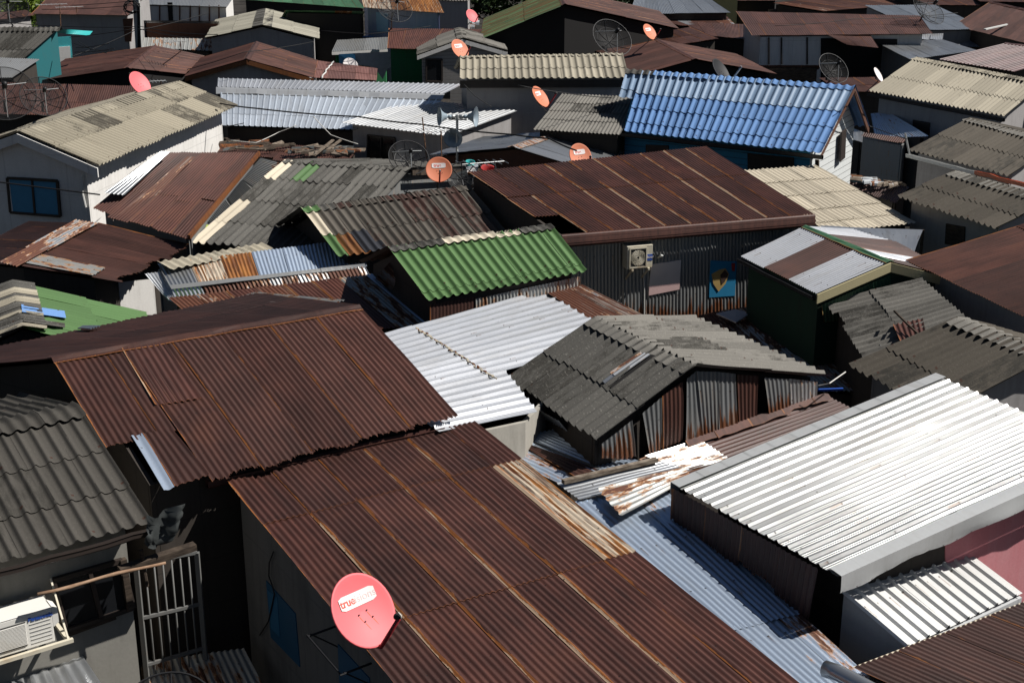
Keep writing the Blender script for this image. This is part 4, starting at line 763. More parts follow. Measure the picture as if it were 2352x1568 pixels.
gutter('gutter', h, q[3], q[2] + (q[2] - q[3]) * .01, m_dk, r=.05, out=V(-.5, -1, 0))
pf = bl[1]
panel('door_opening', h, pf, ((1718, 352), (1824, 362), (1824, 420), (1718, 420)), m_wdark, .03); panel('window_opening', h, pf, ((1484, 332), (1536, 334), (1536, 380), (1484, 380)), m_frame, .03); panel('corner_post', h, pf, ((1874, 366), (1882, 367), (1882, 420), (1874, 420)), m_woodD, .06)
# -- cream corrugated roof right of the wide rust roof
q = Q((1690, 394), (1872, 381), (2103, 515), (1900, 538), 3.3, 2.8)
h, _ = shed('cream corrugated cement roof stepping down right of the wide rust roof', q, 'tile6', m_tcream, m_wdark, brk=(0, .22, .44, .66, .84, 1), pitch=.125, amp=.03, tilt=.010, jit=.006)
# -- striped roof
q = Q((1849, 521), (2045, 603), (1876, 676), (1703, 590), 3.45, 3.0); q2 = Q((2045, 603), (1849, 521), (2010, 530), (2230, 650), 3.45, 3.05)
h = H('striped roof of white and brown metal sheets with a cream gable board', q); slope(h, q, 'cor', [m_whiteC, m_rustD], sheet=.93, pick={(1, 0): 1}, tilt=.004, breaks=(0, 1))
slope(h, q2, 'cor', [m_whiteC, m_rustD], sheet=.70, pick={(0, 0): 1, (2, 0): 1, (3, 0): 1})
metalcap('ridge_cap', h, q[0], q[1], q[3], m_green_tin, width=.10, q2=q2[3]); st = gable_walls(h, q, q2, m_wgr, ou=.12, ov=.12)
for e_ in (q[2], q2[3]): board('fascia_board', h, q[1] - V(0, 0, .0), e_ - V(0, 0, .0), .17, .03, m_cream, n=un((q[1] - q[0]) * V(1, 1, 0)))
pg = (q[1] - un(q[1] - q[0]) * .1, un((q[1] - q[0]) * V(1, 1, 0)))
corr('gable_sheet', h, [onp(pg, (1885, 700)), onp(pg, (2050, 628)), onp(pg, (2060, 720)), onp(pg, (1890, 740))], 'cor', [m_green_tin], sheet=3)
gutter('gutter', h, q[3], q[2], m_dk, r=.04, out=V(-1, -.5, 0))
# glass sheets behind it
q = [W(1880, 520, 3.2), W(2120, 528, 3.2), W(2095, 596, 2.9), W(2000, 580, 2.95)]
h = H('crumpled bare metal awning behind the striped roof', q, 'awning', 'awning'); slope(h, q, 'flat', [m_zinc], sheet=.5, wob=.02, sag=.06); b = B()
for p in q[2:]: b.bar(p, p * V(1, 1, 0), .05, .05)
for p in q[:2]: b.bar(p, p * V(1, 1, 0), .05, .05)
b.build('post', h, m_woodD)
# -- small dark tiled lean-to
q = Q((2120, 645), (2196, 652), (2110, 800), (1899, 700), 3.15, 2.7); q[2] = q[3] + (W(2230, 770, 2.9) - q[0]) * 1.0; q[1] = W(2230, 770, 2.92) + V(0, 0, .2)
h, _ = shed('small mould stained tiled roof with a stick on it', q, 'tile', m_tgrey, m_wdark, brk=(0, .5, 1), sheet=.54, jit=.03, tilt=.006)
patch(h, qpl(q), ((2052, 752), (2120, 735), (2130, 780), (2070, 792)), 'cor', m_rust2, sheet=2, lift=.04)
b = B(); b.tube([W(2054, 714, 3.08), W(2084, 744, 3.0), W(2112, 770, 2.95)], .02, 6); tag(b.build('stick', None, m_woodD), 'weathered stick lying on the small mould stained tiled roof', 'stick')
sheetpx(h, ((2020, 793, 2.62), (2090, 768, 2.66), (2115, 780, 2.62), (2032, 806, 2.6)), 'cor', m_white, name='metal_sheet')
# -- brown roof at right
q = Q((2352, 517), (2620, 640), (2352, 728), (2081, 599), 3.95, 3.3)
h, pl, _ = gable('plain red brown corrugated gable at the right edge above a grey panel wall', q, 'cor', m_rust2, m_wgrey, m_rust2, sheet=.75, brk=(0, 1), ou=.3, ov=.3)
# -- dark tiled roof lower right
q = Q((2200, 735), (2420, 822), (2160, 965), (1954, 843), 3.52, 2.9)
h, pl, _ = gable('dark weathered tiled gable behind the large pale ribbed roof', q, 'tile', m_tdark2, m_wgrey, m_tgrey, sheet=.54, brk=(0, .62, 1), capw=.22, fascia=None, jit=.012)
# -- dark tiled houses up the right edge
q = Q((2194, 397), (2420, 462), (2290, 530), (2062, 456), 3.68, 3.2)
h, pl, _ = gable('dark grey tiled house with a boarded window, below its twin at the right edge', q, 'tile', m_tdark2, m_wgrey, m_tgrey, sheet=.54, brk=(0, .52, 1), capw=.25, jit=.012)
panel('boarded_window', h, pl[1], ((2175, 513), (2218, 521), (2216, 566), (2172, 560)), m_woodD, .03)
q = Q((2228, 275), (2430, 330), (2320, 408), (2088, 350), 3.75, 3.2)
h, pl, _ = gable('dark grey tiled house with a grey gutter, above its twin at the right edge', q, 'tile', m_tdark2, m_wgrey, m_tgrey, sheet=.54, brk=(0, .50, 1), capw=.25, jit=.012)
gutter('gutter', h, q[3], q[3] * .3 + q[2] * .7, m_wframe, r=.05, out=V(-1, -1, 0)); gutter('gutter', h, q[3] * .3 + q[2] * .7, q[2] * 1.3 - q[3] * .3, m_orange, r=.05, out=V(-1, -1, 0), lab='orange length of gutter')
q = Q((2106, 135), (2400, 192), (2310, 270), (1997, 212), 4.12, 3.4)
h, pl, _ = gable('long beige tiled house with a small dark window, upper right edge', q, 'tile', m_tbeigeN, m_wgrey, m_tbeige, sheet=.54, brk=(0, .54, 1), capw=.25, ou=.4, jit=.01)
gutter('gutter', h, q[3], q[2], m_dk, r=.05, out=V(-1, -1, 0)); panel('window', h, pl[1], ((2098, 275), (2137, 282), (2135, 315), (2097, 305)), m_frame, .03)
# sheds between the blue house and the dark twins
q = [W(2010, 268, 2.6), W(2030, 260, 2.7), W(2132, 314, 2.5), W(2112, 322, 2.4)]; q = [W(2000, 262, 2.7), W(2040, 258, 2.8), W(2134, 314, 2.6), W(2010, 318, 2.2)]
h, _ = shed('small blue grey zinc lean-to against the beige tiled house', q, 'cor', m_skyTintZ, m_wdark, 'lean_to', 'lean-to')
q = [W(1985, 305, 2.4), W(2085, 318, 2.4), W(2075, 330, 2.3), W(1980, 314, 2.3)]
h, _ = shed('narrow rusty shack with old zinc walls between the blue house and the dark tiled twins', q, 'cor', m_rust2, m_zincW, 'shack', 'shack', ov=.02, ou=.02)
q = [W(1945, 290, 2.3), W(1985, 305, 2.3), W(1982, 328, 2.1), W(1950, 320, 2.1)]
h, _ = shed('scrap of bright zinc roofing beside the white plank gable', q, 'cor', m_zinc, m_wdark, 'lean_to', 'lean-to')
q = [W(1925, 402, 2.0), W(2090, 430, 2.0), W(2060, 466, 1.8), W(1915, 420, 1.8)]
h, _ = shed('low brown rusty roof littered with scraps beside the cream corrugated roof', q, 'cor', m_rustD, m_wdark, 'shack', 'shack', rag=.04)
b = B(); R = rs()
for i in range(26):
    x = 1930 + R.rand() * 130; p = W(x, 400 + (x - 1925) * .15 + R.rand() * 8, 2.06); b.box(p, V(.06 + R.rand() * .2, R.randn() * .1, 0), V(R.randn() * .03, .05, .02), V(0, .01, .03), m=int(R.randint(4)))
tag(b.build('scrap_pile', None, [m_woodD, m_tarp, m_rustO, m_wood]), 'scraps of wood and tin lying on the low brown roof', 'scrap', kind='stuff')
# ======================= centre back
q = Q((500, 180), (1062, 194), (1018, 216), (498, 200), 3.68, 3.55)
h = H('long two tier pale zinc roof across the middle, over a dark gap', q); slope(h, q, 'rib45', [m_whiteC], sheet=.8, pitch=.16, tilt=.002)
q_ = Q((506, 214), (1015, 229), (960, 303), (508, 289), 3.55, 3.0); slope(h, q_, 'rib', [m_zincL], sheet=.8, breaks=(0, .62, 1), pitch=.19, tilt=.003); b = B(); R = rs(); p0, p1 = W(496, 200, 3.62), W(1022, 216, 3.62); p2, p3 = W(496, 214, 3.56), W(1016, 229, 3.56)
N = 22; vs = []; uvs = []
for i in range(N + 1):
    t = i / N; a_ = p0 * (1 - t) + p1 * t; c_ = p2 * (1 - t) + p3 * t; d_ = V(R.randn() * .01, R.randn() * .015, R.randn() * .015); vs += [a_, (a_ + c_) / 2 + V(0, 0, .05) + d_, c_ + d_ * .7]; uvs += [(i * .3, 0), (i * .3, .1), (i * .3, .2)]
fs = [(i * 3 + j, i * 3 + j + 1, i * 3 + j + 4, i * 3 + j + 3) for i in range(N) for j in (0, 1)]
mesh('step_flashing', h, vs, fs, m_flash, None, uvs, [(.4, .4)] * len(vs), np.tile([.5, .3, .5, 1], (len(vs), 1)))
walls(h, [q[0] - V(0, 0, .1), q[1] - V(0.4, 0, .1), q_[2] + V(-.3, .4, -.12), q_[3] + V(.1, .4, -.12)], m_wdark)
q = Q((953, 227), (1188, 255), (1030, 313), (785, 283), 3.5, 3.2)
h, pl = shed('white ribbed roof over a grey walled room with a dark double door, beside the loudspeakers', q, 'rib45', m_whiteS, m_wgrey, ov=.3, ou=.15, pitch=.15, tilt=.002)
panel('double_door', h, pl[2], ((846, 310), (908, 317), (908, 400), (846, 400)), m_glass, .01); frame('door_frame', h, pl[2], ((846, 310), (908, 317), (908, 402), (846, 402)), m_frame, .05, .05, mid=(.5,))
q = Q((1178, 340), (1296, 302), (1432, 351), (1335, 388), 3.4, 3.0); q2 = Q((1296, 302), (1178, 340), (985, 358), (1110, 316), 3.4, 3.0)
h, pl, _ = gable('low grey zinc gable with a rusty white ridge strip, behind the wide rust roof', q, 'cor4', m_zinc, m_wbrown, None, q2=q2, brk=(0, 1), pitch=.1, amp=.02)
metalcap('ridge_cap', h, q[0], q[1], q[3], m_zincR, width=.2, q2=q2[3], lift=.04)
q = Q((1057, 131), (1430, 125), (1444, 181), (1056, 183), 4.93, 4.4)
h, pl, _ = gable('beige wavy tiled house with a tall blank grey wall', q, 'tile', m_tbeigeN, m_wgrey, m_tbeigeN, brk=(0, .5, 1), pitch=.21, amp=.05, ov=.25, capw=.12)
board('eave_board', h, q[3] - V(0, -.1, .04), q[2] - V(0, -.1, .04), .22, .04, m_wdark)
q = Q((1292, 217), (1470, 223), (1425, 312), (1225, 301), 4.17, 3.57)
h, pl = shed('old grey small wave tiled roof beside the blue house', q, 'tile6', m_tgrey, m_wdark, brk=(0, .22, .45, .68, 1), pitch=.10, amp=.028, jit=.02, tilt=.006, sheet=.6)
# brown debris roofs below the zinc roof
q = [W(520, 322, 2.55), W(825, 345, 2.55), W(790, 385, 2.4), W(500, 352, 2.4)]
h, _ = shed('dark brown junk covered roof below the two tier zinc roof', q, 'cor4', m_rustD, m_wdark, 'shack', 'shack', brk=(0, .5, 1), rag=.04, jit=.08)
for a_, c_ in (((720, 358, 2.62), (765, 322, 2.85)), ((752, 345, 2.62), (782, 322, 2.8)), ((680, 351, 2.62), (720, 345, 2.66)), ((530, 340, 2.6), (610, 344, 2.62))):
    b = B(); b.bar(W(*a_), W(*c_), .09, .035); tag(b.build('plank', None, m_wood), 'loose grey plank lying on the dark brown junk covered roof', 'plank', 'planks on the junk covered roof')
b = B(); R = rs()
for i in range(60):
    x = 520 + R.rand() * 300; p = W(x, 318 + (x - 520) * .07 + R.rand() * 22, 2.62); b.box(p, V(.05 + R.rand() * .3, R.randn() * .15, 0), V(R.randn() * .03, .04, .02), V(0, .01, .02), m=int(R.randint(5)))
tag(b.build('junk_pile', None, [m_woodD, m_tarpd, m_rustD, m_wood, m_woodD]), 'scattered boards and scraps heaped on the dark brown roof', 'scrap', kind='stuff')
# grey gable house with the dark window
q = Q((1055, 66), (1062, 90), (958, 128), (945, 96), 4.0, 3.4); q[3] = q[2] + (q[0] - q[1]); q2 = Q((1062, 90), (1055, 66), (1150, 100), (1166, 120), 4.0, 3.45); q2[2] = q2[3] + (q2[1] - q2[0])
h, pl, _ = gable('grey plank gable with a tall black window, behind the beige wavy tiled house', q, 'tile6', m_tgrey, m_wgplank, m_tgrey, q2=q2, pitch=.12, amp=.03, brk=(0, .5, 1), ou=.15, ov=.2, fascia=(1, m_wwhite))
panel('window', h, pl[2], ((980, 138), (1013, 138), (1013, 185), (980, 185)), m_glass, .02); frame('window_frame', h, pl[2], ((979, 136), (1015, 136), (1015, 187), (979, 187)), m_frame, .06, .06)
# green walled room with torn tarpaulin
q = [W(893, 66, 3.9), W(1112, 68, 3.9), W(1060, 115, 3.4), W(890, 112, 3.4)]
h, pl = shed('brown corrugated awning over a bright green wall', q, 'cor4', m_rust2, m_wgreen, ov=.3)
q = [W(775, 93, 3.3), W(892, 86, 3.3), W(890, 114, 3.0), W(762, 120, 3.0)]
h, pl = shed('small white patched roof over hanging torn tarpaulins', q, 'cor4', m_white2, m_wgreen, 'lean_to', 'lean-to', ov=.4)
board('eave_board', h, q[3], q[2], .12, .03, m_wwhite)
R = rs(); b = B(); P = lambda x, y, z: onp((W(830, 125, 2.9), V(-.1, -1, 0)), (x, y)) + V(0, -.12 + R.randn() * .04, 0)
b.add([P(x, y, 0) for x, y in ((812, 122), (908, 118), (906, 150), (890, 158), (880, 182), (868, 165), (850, 152), (815, 148))], [tuple(range(8))]); tag(b.build('tarpaulin', None, m_tarp), 'torn grey tarpaulin hanging on the green wall', 'tarpaulin')
b = B(); b.add([P(x, y, 0) for x, y in ((779, 124), (816, 122), (818, 148), (780, 146))], [(0, 1, 2, 3)]); tag(b.build('tarpaulin', None, m_bluet), 'blue tarpaulin hanging beside the torn grey one', 'tarpaulin')
# blue sheet fence
pb = (W(800, 115, 2.6), V(.05, -1, 0)); f = thing('sheet_fence', 'light blue metal sheet fence behind the brown gables', 'fence', W(800, 115, 2.6) * V(1, 1, 0))
corr('sheet', f, [onp(pb, p) for p in ((719, 85), (893, 84), (893, 190), (719, 190))], 'rib', [m_blueprof], sheet=.8)
b = B(); b.bar(onp(pb, (719, 85)) + V(0, -.05, 0), onp(pb, (893, 84)) + V(0, -.05, 0), .08, .06); b.build('top_rail', f, m_blueprof)
# ======================= brown gables left of centre
q = Q((610, 22), (602, 60), (472, 88), (505, 50), 4.15, 3.6); q2 = Q((602, 60), (610, 22), (733, 55), (733, 93), 4.15, 3.6); q[3] = q[2] + q[0] - q[1]
h, pl, _ = gable('tan flat roofed tall gable with a black tar ridge', q, 'tile6', m_tan, m_wgrey, m_tdark, q2=q2, pitch=.12, amp=.018, brk=(0, .5, 1), ou=.2, ov=.25, capw=.4)
q = Q((590, 97), (566, 137), (424, 177), (458, 132), 3.95, 3.25); q2 = Q((566, 137), (590, 97), (730, 140), (720, 181), 3.95, 3.2); q[3] = q[2] + q[0] - q[1]
h, pl, _ = gable('brown gable with orange edges in front of the tan gable', q, 'cor4', m_rustF, m_wgrey, m_rustF, q2=q2, brk=(0, 1), fascia=(1, m_rustO))
q = Q((357, 106), (293, 157), (62, 190), (130, 150), 3.7, 3.0); q2 = Q((293, 157), (357, 106), (470, 130), (424, 172), 3.7, 3.1); q[3] = q[2] + q[0] - q[1]
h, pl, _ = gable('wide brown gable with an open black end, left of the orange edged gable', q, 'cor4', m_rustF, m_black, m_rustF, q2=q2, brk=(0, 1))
q = Q((730, 140), (868, 158), (866, 186), (722, 180), 3.0, 2.75)
h, pl = shed('faded pinkish roof with a white drip line, right of the brown gables', q, 'cor4', m_rustP, m_wdark, 'lean_to', 'lean-to', brk=(0, .5, 1))
b = B(); R = rs(); b.tube([W(738 + 26 * t + R.randn() * 1.2, 180 - 38 * t, 2.8 + .27 * t) for t in np.linspace(0, 1, 12)], .03, 5); b.build('paint_drip', h, m_wframe)
q = Q((-30, 189), (318, 199), (300, 270), (-70, 262), 3.6, 3.0)
h, pl = shed('long brown corrugated roof behind the beige tiled house, with mesh dishes in front', q, 'cor4', m_rustF, m_wdark, brk=(0, .55, 1), ov=.3)
q = [W(-10, 133, 4.1), W(93, 137, 4.1), W(30, 179, 3.7), W(-60, 180, 3.7)]
h, pl = shed('small shiny zinc roof at the left edge', q, 'cor4', m_white2, m_wdark, 'lean_to', 'lean-to')
q = Q((-60, 65), (140, 65), (93, 137), (-90, 137), 4.9, 3.6)
h, pl, _ = gable('dark grey wavy tiled house with turquoise walls, upper left', q, 'tile6', m_tdark, m_wcyan, m_tdark, pitch=.21, amp=.045, brk=(0, .36, .7, 1), ou=.15)
q_ = [W(124, 66, 4.7), W(213, 72, 4.4), W(205, 82, 4.3), W(124, 76, 4.5)]; slope(h, q_, 'flat', [m_teal], name='turquoise_awning', sheet=3)
pe = (W(150, 120, 3.), V(.3, -1, 0)); panel('side_wall', h, pe, ((126, 86), (163, 84), (168, 146), (126, 152)), m_wcy2, .05); panel('door', h, pe, ((134, 108), (161, 106), (163, 148), (136, 150)), m_wwhite, .09); panel('screen', h, pe, ((70, 168), (100, 152), (106, 172), (72, 184)), m_teal, .05)
q = [W(130, -25, 5.2), W(348, -25, 5.2), W(295, 36, 4.4), W(72, 33, 4.4)]
h, pl = shed('red brown corrugated roof above a grey house at the top left, crossed by aerials', q, 'cor4', m_rustF, m_wgrey, ov=.25); panel('door_curtain', h, pl[2], ((283, 44), (306, 42), (302, 96), (288, 96)), m_wbrown, .05)
q = [W(318, -22, 4.7), W(540, -10, 4.6), W(522, 17, 4.2), W(323, 11, 4.3)]
h, pl = shed('white zinc roof on a panelled wall with brown battens, top left', q, 'cor4', m_white2, m_wwhite, ov=.15)
for x in (366, 412, 436, 457, 480, 502): panel('batten', h, pl[2], ((x, 12), (x + 2.5, 12), (x + 2.5, 52), (x, 52)), m_wbrown, .06)
panel('dark_panel', h, pl[2], ((385, 6), (396, 6), (398, 52), (388, 52)), m_black, .04)
q = [W(330, 48, 3.9), W(505, 50, 3.9), W(505, 57, 3.7), W(328, 56, 3.7)]
h, pl = shed('narrow grey awning over a brown wooden wall below the panelled wall', q, 'cor4', m_zinc, m_wbrown, 'awning', 'awning', ov=.1)
q = [W(330, 87, 3.2), W(490, 90, 3.2), W(488, 118, 2.9), W(326, 110, 2.9)]
h, pl = shed('grey ribbed awning roof between the utility pole and the tan gable', q, 'rib', m_zincO, m_wdark, 'awning', 'awning', ov=.2)
q = [W(655, 25, 4.4), W(838, 27, 4.4), W(824, 60, 3.7), W(640, 52, 3.7)]
h, pl = shed('green and yellow rust spotted awning in front of a black wall', q, 'cor4', [m_green_tin, m_rustO], m_black, 'awning', 'awning', pick=lambda s, r, R: int(s in (3, 6)), ov=.5, sheet=.8)
q = [W(560, -40, 4.4), W(800, -30, 4.4), W(838, 20, 3.8), W(560, 0, 3.8)]
h, pl = shed('black open sided building with a green edged roof at the top', q, 'cor4', m_green_tin, m_black, ov=.3)
q = [W(825, -25, 5.2), W(995, -25, 5.2), W(1021, 31, 4.4), W(836, 18, 4.5)]
h, pl = shed('yellow and rust streaked roof over a lavender wall, top centre', q, 'cor4', m_rustO, m_wlav, ov=.3, ou=.2)
panel('shutter', h, pl[2], ((865, 28), (893, 30), (893, 73), (867, 73)), m_lblue, .06)
q = [W(990, -12, 4.4), W(1085, -14, 4.4), W(1078, 3, 4.1), W(1005, 3, 4.1)]
h, pl = shed('small grey walled hut with an old tiled roof, top centre', q, 'tile6', m_tgrey, m_wgrey, 'hut', 'hut')
q = [W(1004, 40, 2.6), W(1095, 45, 2.6), W(1090, 66, 2.4), W(1005, 66, 2.4)]
h, pl = shed('low green roof heaped with rubbish beside the lavender wall', q, 'cor4', m_tgreen, m_wdark, 'shack', 'shack')
b = B(); R = rs()
for i in range(60): p = W(1018 + R.rand() * 72, 44 + R.rand() * 20, 2.7); b.box(p, V(.1 + R.rand() * .25, R.randn() * .2, 0), V(0, .1, .05), V(0, .02, .06), m=int(R.randint(5)))
tag(b.build('rubbish_heap', None, [m_woodD, m_tarp, m_rustO, m_tarpd, m_wframe]), 'heap of rubbish on the low green roof', 'rubbish', kind='stuff')
# big green and brown gable
q = Q((1282, -26), (1298, 11), (1103, 91), (1090, 57), 5.1, 3.7); q[3] = q[2] + q[0] - q[1]; q2 = Q((1298, 11), (1282, -26), (1600, 60), (1560, 68), 5.1, 3.7); q2[2] = q2[3] + q2[1] - q2[0]
h = H('big gable with a streaked green slope and a brown slope over a black end wall', q); slope(h, q, 'rib', [rust('rust_green_streak', (.075, .12, .055), (.13, .19, .085), pale=0, orange=(.16, .07, .03), edge=1.6)], sheet=.3, breaks=(0, .45, 1), pitch=.3); slope(h, q2, 'cor4', [m_rustF], sheet=.7, breaks=(0, .5, 1))
metalcap('ridge_cap', h, q[0], q[1], q[3], m_rustF, q2=q2[3]); gable_walls(h, q, q2, m_black, ou=.3, ov=.3)
# timber frame of a collapsed roof
tf = thing('broken_roof_frame', 'collapsed dark timber roof frame with loose boards in front of the black gable end', 'roof frame', W(1260, 110, 2.5) * V(1, 1, 0)); R = rs()
L = [((1176, 115, 3.0), (1232, 72, 3.7)), ((1230, 70, 3.7), (1342, 124, 2.9)), ((1226, 76, 3.6), (1330, 126, 2.9)), ((1186, 84, 3.3), (1192, 104, 2.9)), ((1218, 74, 3.6), (1228, 88, 3.3)), ((1176, 108, 3.1), (1240, 82, 3.5)), ((1238, 98, 3.1), (1290, 116, 2.9)), ((1248, 104, 3.), (1300, 104, 3.0)), ((1246, 100, 3.), (1258, 114, 2.7)), ((1278, 90, 3.4), (1294, 114, 3.0)), ((1236, 70, 3.75), (1338, 118, 3.0))]
for a_, c_ in L: b = B(); b.bar(W(*a_), W(*c_), .10, .07); b.build('beam', tf, m_woodD)
for i in range(5): b = B(); x = 1199 + i * 9; b.bar(W(x, 98 + R.randn(), 3.2), W(x + 1, 117, 2.75), .26, .03, up=V(0, 1, 0)); b.build('board', tf, m_wood)
for i in range(3): b = B(); b.bar(W(1170 + 70 * i, 116 + i * 2, 2.7), W(1170 + 70 * i, 116 + i * 2, 2.7) * V(1, 1, 0), .12, .12); b.build('post', tf, m_woodD)
# brown roofs around
q = Q((1511, 92), (1598, 137), (1440, 180), (1395, 130), 3.6, 3.0); q[3] = q[2] + q[0] - q[1]; q2 = Q((1598, 137), (1511, 92), (1690, 125), (1785, 172), 3.6, 3.0)
h, pl, _ = gable('brown low gable behind the blue tiled house', q, 'cor4', m_rustF, m_black, m_rustF, q2=q2, brk=(0, 1))
q = Q((1585, 64), (1650, 90), (1580, 110), (1440, 100), 3.7, 3.2); q[3] = W(1500, 80, 3.2); q = [W(1320, 106, 3.1), W(1588, 63, 3.5), W(1650, 90, 3.4), W(1400, 128, 3.0)]
h, pl = shed('patched rusty roof between the black gable end and the brown low gable', q, 'cor4', [m_rustF, m_rust2], m_wdark, pick=rnd(2, 1), brk=(0, .5, 1), rag=.03)
q = [W(1458, -2, 4.1), W(1628, -4, 4.1), W(1678, 30, 3.6), W(1446, 33, 3.6)]
h, pl = shed('grey corrugated zinc roof at the top beside the dark tree', q, 'cor4', m_zinc, m_wdark)
q = [W(1480, 34, 3.4), W(1660, 30, 3.4), W(1690, 58, 3.1), W(1560, 60, 3.1)]
h, pl = shed('low roof of rusty and white scraps below the grey zinc roof at the top', q, 'cor4', [m_rustF, m_zincRR, m_white], m_wdark, pick=rnd(2, 2, 1), brk=(0, .5, 1), rag=.05, jit=.1)
q = [W(1570, 50, 3.2), W(1730, 58, 3.2), W(1725, 92, 2.9), W(1600, 80, 2.9)]
h, pl = shed('brown roof half hidden behind the long brown roof', q, 'cor4', m_rustF, m_wdark)
q = Q((1690, 27), (2112, 37), (2143, 79), (1727, 83), 4.1, 3.6)
h, pl = shed('long brown corrugated roof over white wall panels, upper right', q, 'cor4', m_rustF, m_wwhite, ov=.2, ou=.4, brk=(0, .5, 1), pitch=.1)
q_ = Q((1898, 80), (1994, 74), (2018, 111), (1944, 104), 3.62, 3.3); slope(h, q_, 'cor4', [m_rustF], sheet=.7, pitch=.1)
for i, x in enumerate((1764, 1793, 1852)): panel('batten', h, pl[2], ((x, 86), (x + 3, 86), (x + 3, 148), (x, 148)), m_frame, .06)
panel('porch_shade_panel', h, pl[2], ((1885, 88), (2060, 90), (2060, 200), (1885, 200)), m_black, .05)  # black panel on the wall paints the shade inside the porch
q = [W(1730, 150, 2.6), W(1885, 150, 2.6), W(1880, 160, 2.4), W(1730, 161, 2.4)]
h, pl = shed('narrow rusty awning below the white wall panels', q, 'cor4', m_rustF, m_woodD, 'awning', 'awning')
q = [W(1880, 180, 2.7), W(2010, 178, 2.7), W(2060, 212, 2.4), W(1930, 212, 2.4)]
h, pl = shed('low brown roof between the blue tiled house and the beige tiled house', q, 'cor4', m_rustF, m_wdark, brk=(0, .5, 1))
q = Q((1985, 13), (2147, 12), (2268, 68), (2110, 71), 3.9, 3.4)
h, pl = shed('grey corrugated roof with a mesh dish on it, upper right', q, 'cor4', m_zinc, m_wgrey, brk=(0, .5, 1), pitch=.12, amp=.02)
q = Q((2010, 97), (2166, 92), (2245, 117), (2090, 138), 3.2, 2.9)
h, pl = shed('lower grey corrugated roof below the long brown roof, upper right', q, 'cor4', m_zinc, m_zincW, pitch=.12, amp=.02)
q = [W(1996, 76, 3.25), W(2166, 78, 3.25), W(2166, 92, 3.1), W(1998, 88, 3.1)]
h, pl = shed('crumpled bright zinc strip under the long brown roof', q, 'cor4', m_white, m_wdark, 'lean_to', 'lean-to', wob=.03)
q = [W(2230, 92, 2.9), W(2290, 96, 2.9), W(2300, 110, 2.7), W(2190, 108, 2.7)]
h, pl = shed('bright zinc scrap roof under the dark brown gable at the top right', q, 'cor4', m_white, m_wdark, 'lean_to', 'lean-to')
q = Q((2310, 100), (2480, 122), (2330, 165), (2157, 137), 3.5, 3.05)
h, pl, _ = gable('purplish brown metal roof at the right edge', q, 'box', m_purple, m_wdark, m_purple, brk=(0, 1))
q = Q((2275, 5), (2460, 45), (2400, 110), (2190, 60), 4.3, 3.4)
h, pl, _ = gable('dark brown gable with a white edge strip in the top right corner', q, 'cor4', m_rustF, m_wdark, m_rustF, brk=(0, 1)); b = B(); b.bar(W(2262, 68, 3.75), W(2380, 42, 3.8), .12, .05); b.build('edge_strip', h, m_wframe)
q = [W(1775, 8, 3.5), W(1960, -14, 3.9), W(2135, 6, 3.6), W(1890, 27, 3.3)]
h, pl = shed('roof of mixed brown and silver sheets above the long brown roof', q, 'cor4', [m_rustF, m_zinc, m_zincRR], m_wdark, pick=rnd(3, 1, 1), brk=(0, 1), sheet=.8)
q = [W(1764, 22, 3.1), W(1960, 12, 3.3), W(2018, 30, 3.1), W(1764, 29, 2.9)]
h, pl = shed('white glaring zinc sheets just above the long brown roof', q, 'cor4', m_white, m_wdark, 'lean_to', 'lean-to', sheet=.8)
q = [W(1690, -30, 4.0), W(1790, -30, 4.0), W(1785, 2, 3.5), W(1690, 2, 3.5)]
h, pl = shed('dark hut at the top edge above the long brown roof', q, 'cor4', m_rustF, m_black, 'hut', 'hut')
q = [W(2050, -22, 4.2), W(2240, -20, 4.2), W(2330, 14, 3.7), W(2130, 12, 3.7)]
h, pl = shed('brown roof at the top edge near the right corner', q, 'cor4', m_rustF, m_wdark)
q = [W(2180, -30, 4.2), W(2480, -20, 4.2), W(2480, 8, 3.9), W(2250, 4, 3.9)]
h, pl = shed('dark roof filling the top right corner', q, 'cor4', m_rustF, m_black)
q = [W(1440, -40, 4.5), W(1700, -40, 4.5), W(1700, -12, 3.9), W(1440, -12, 3.9)]
h, pl = shed('yellow walled house at the top edge behind the zinc roof', q, 'cor4', m_rustF, m_wyel)
q = [W(-120, 40, 4.2), W(60, 24, 4.2), W(80, 36, 4.0), W(-120, 60, 4.0)]
h, pl = shed('grey walled house with a thin brown roof edge in the top left corner', q, 'cor4', m_rustF, m_wgrey)
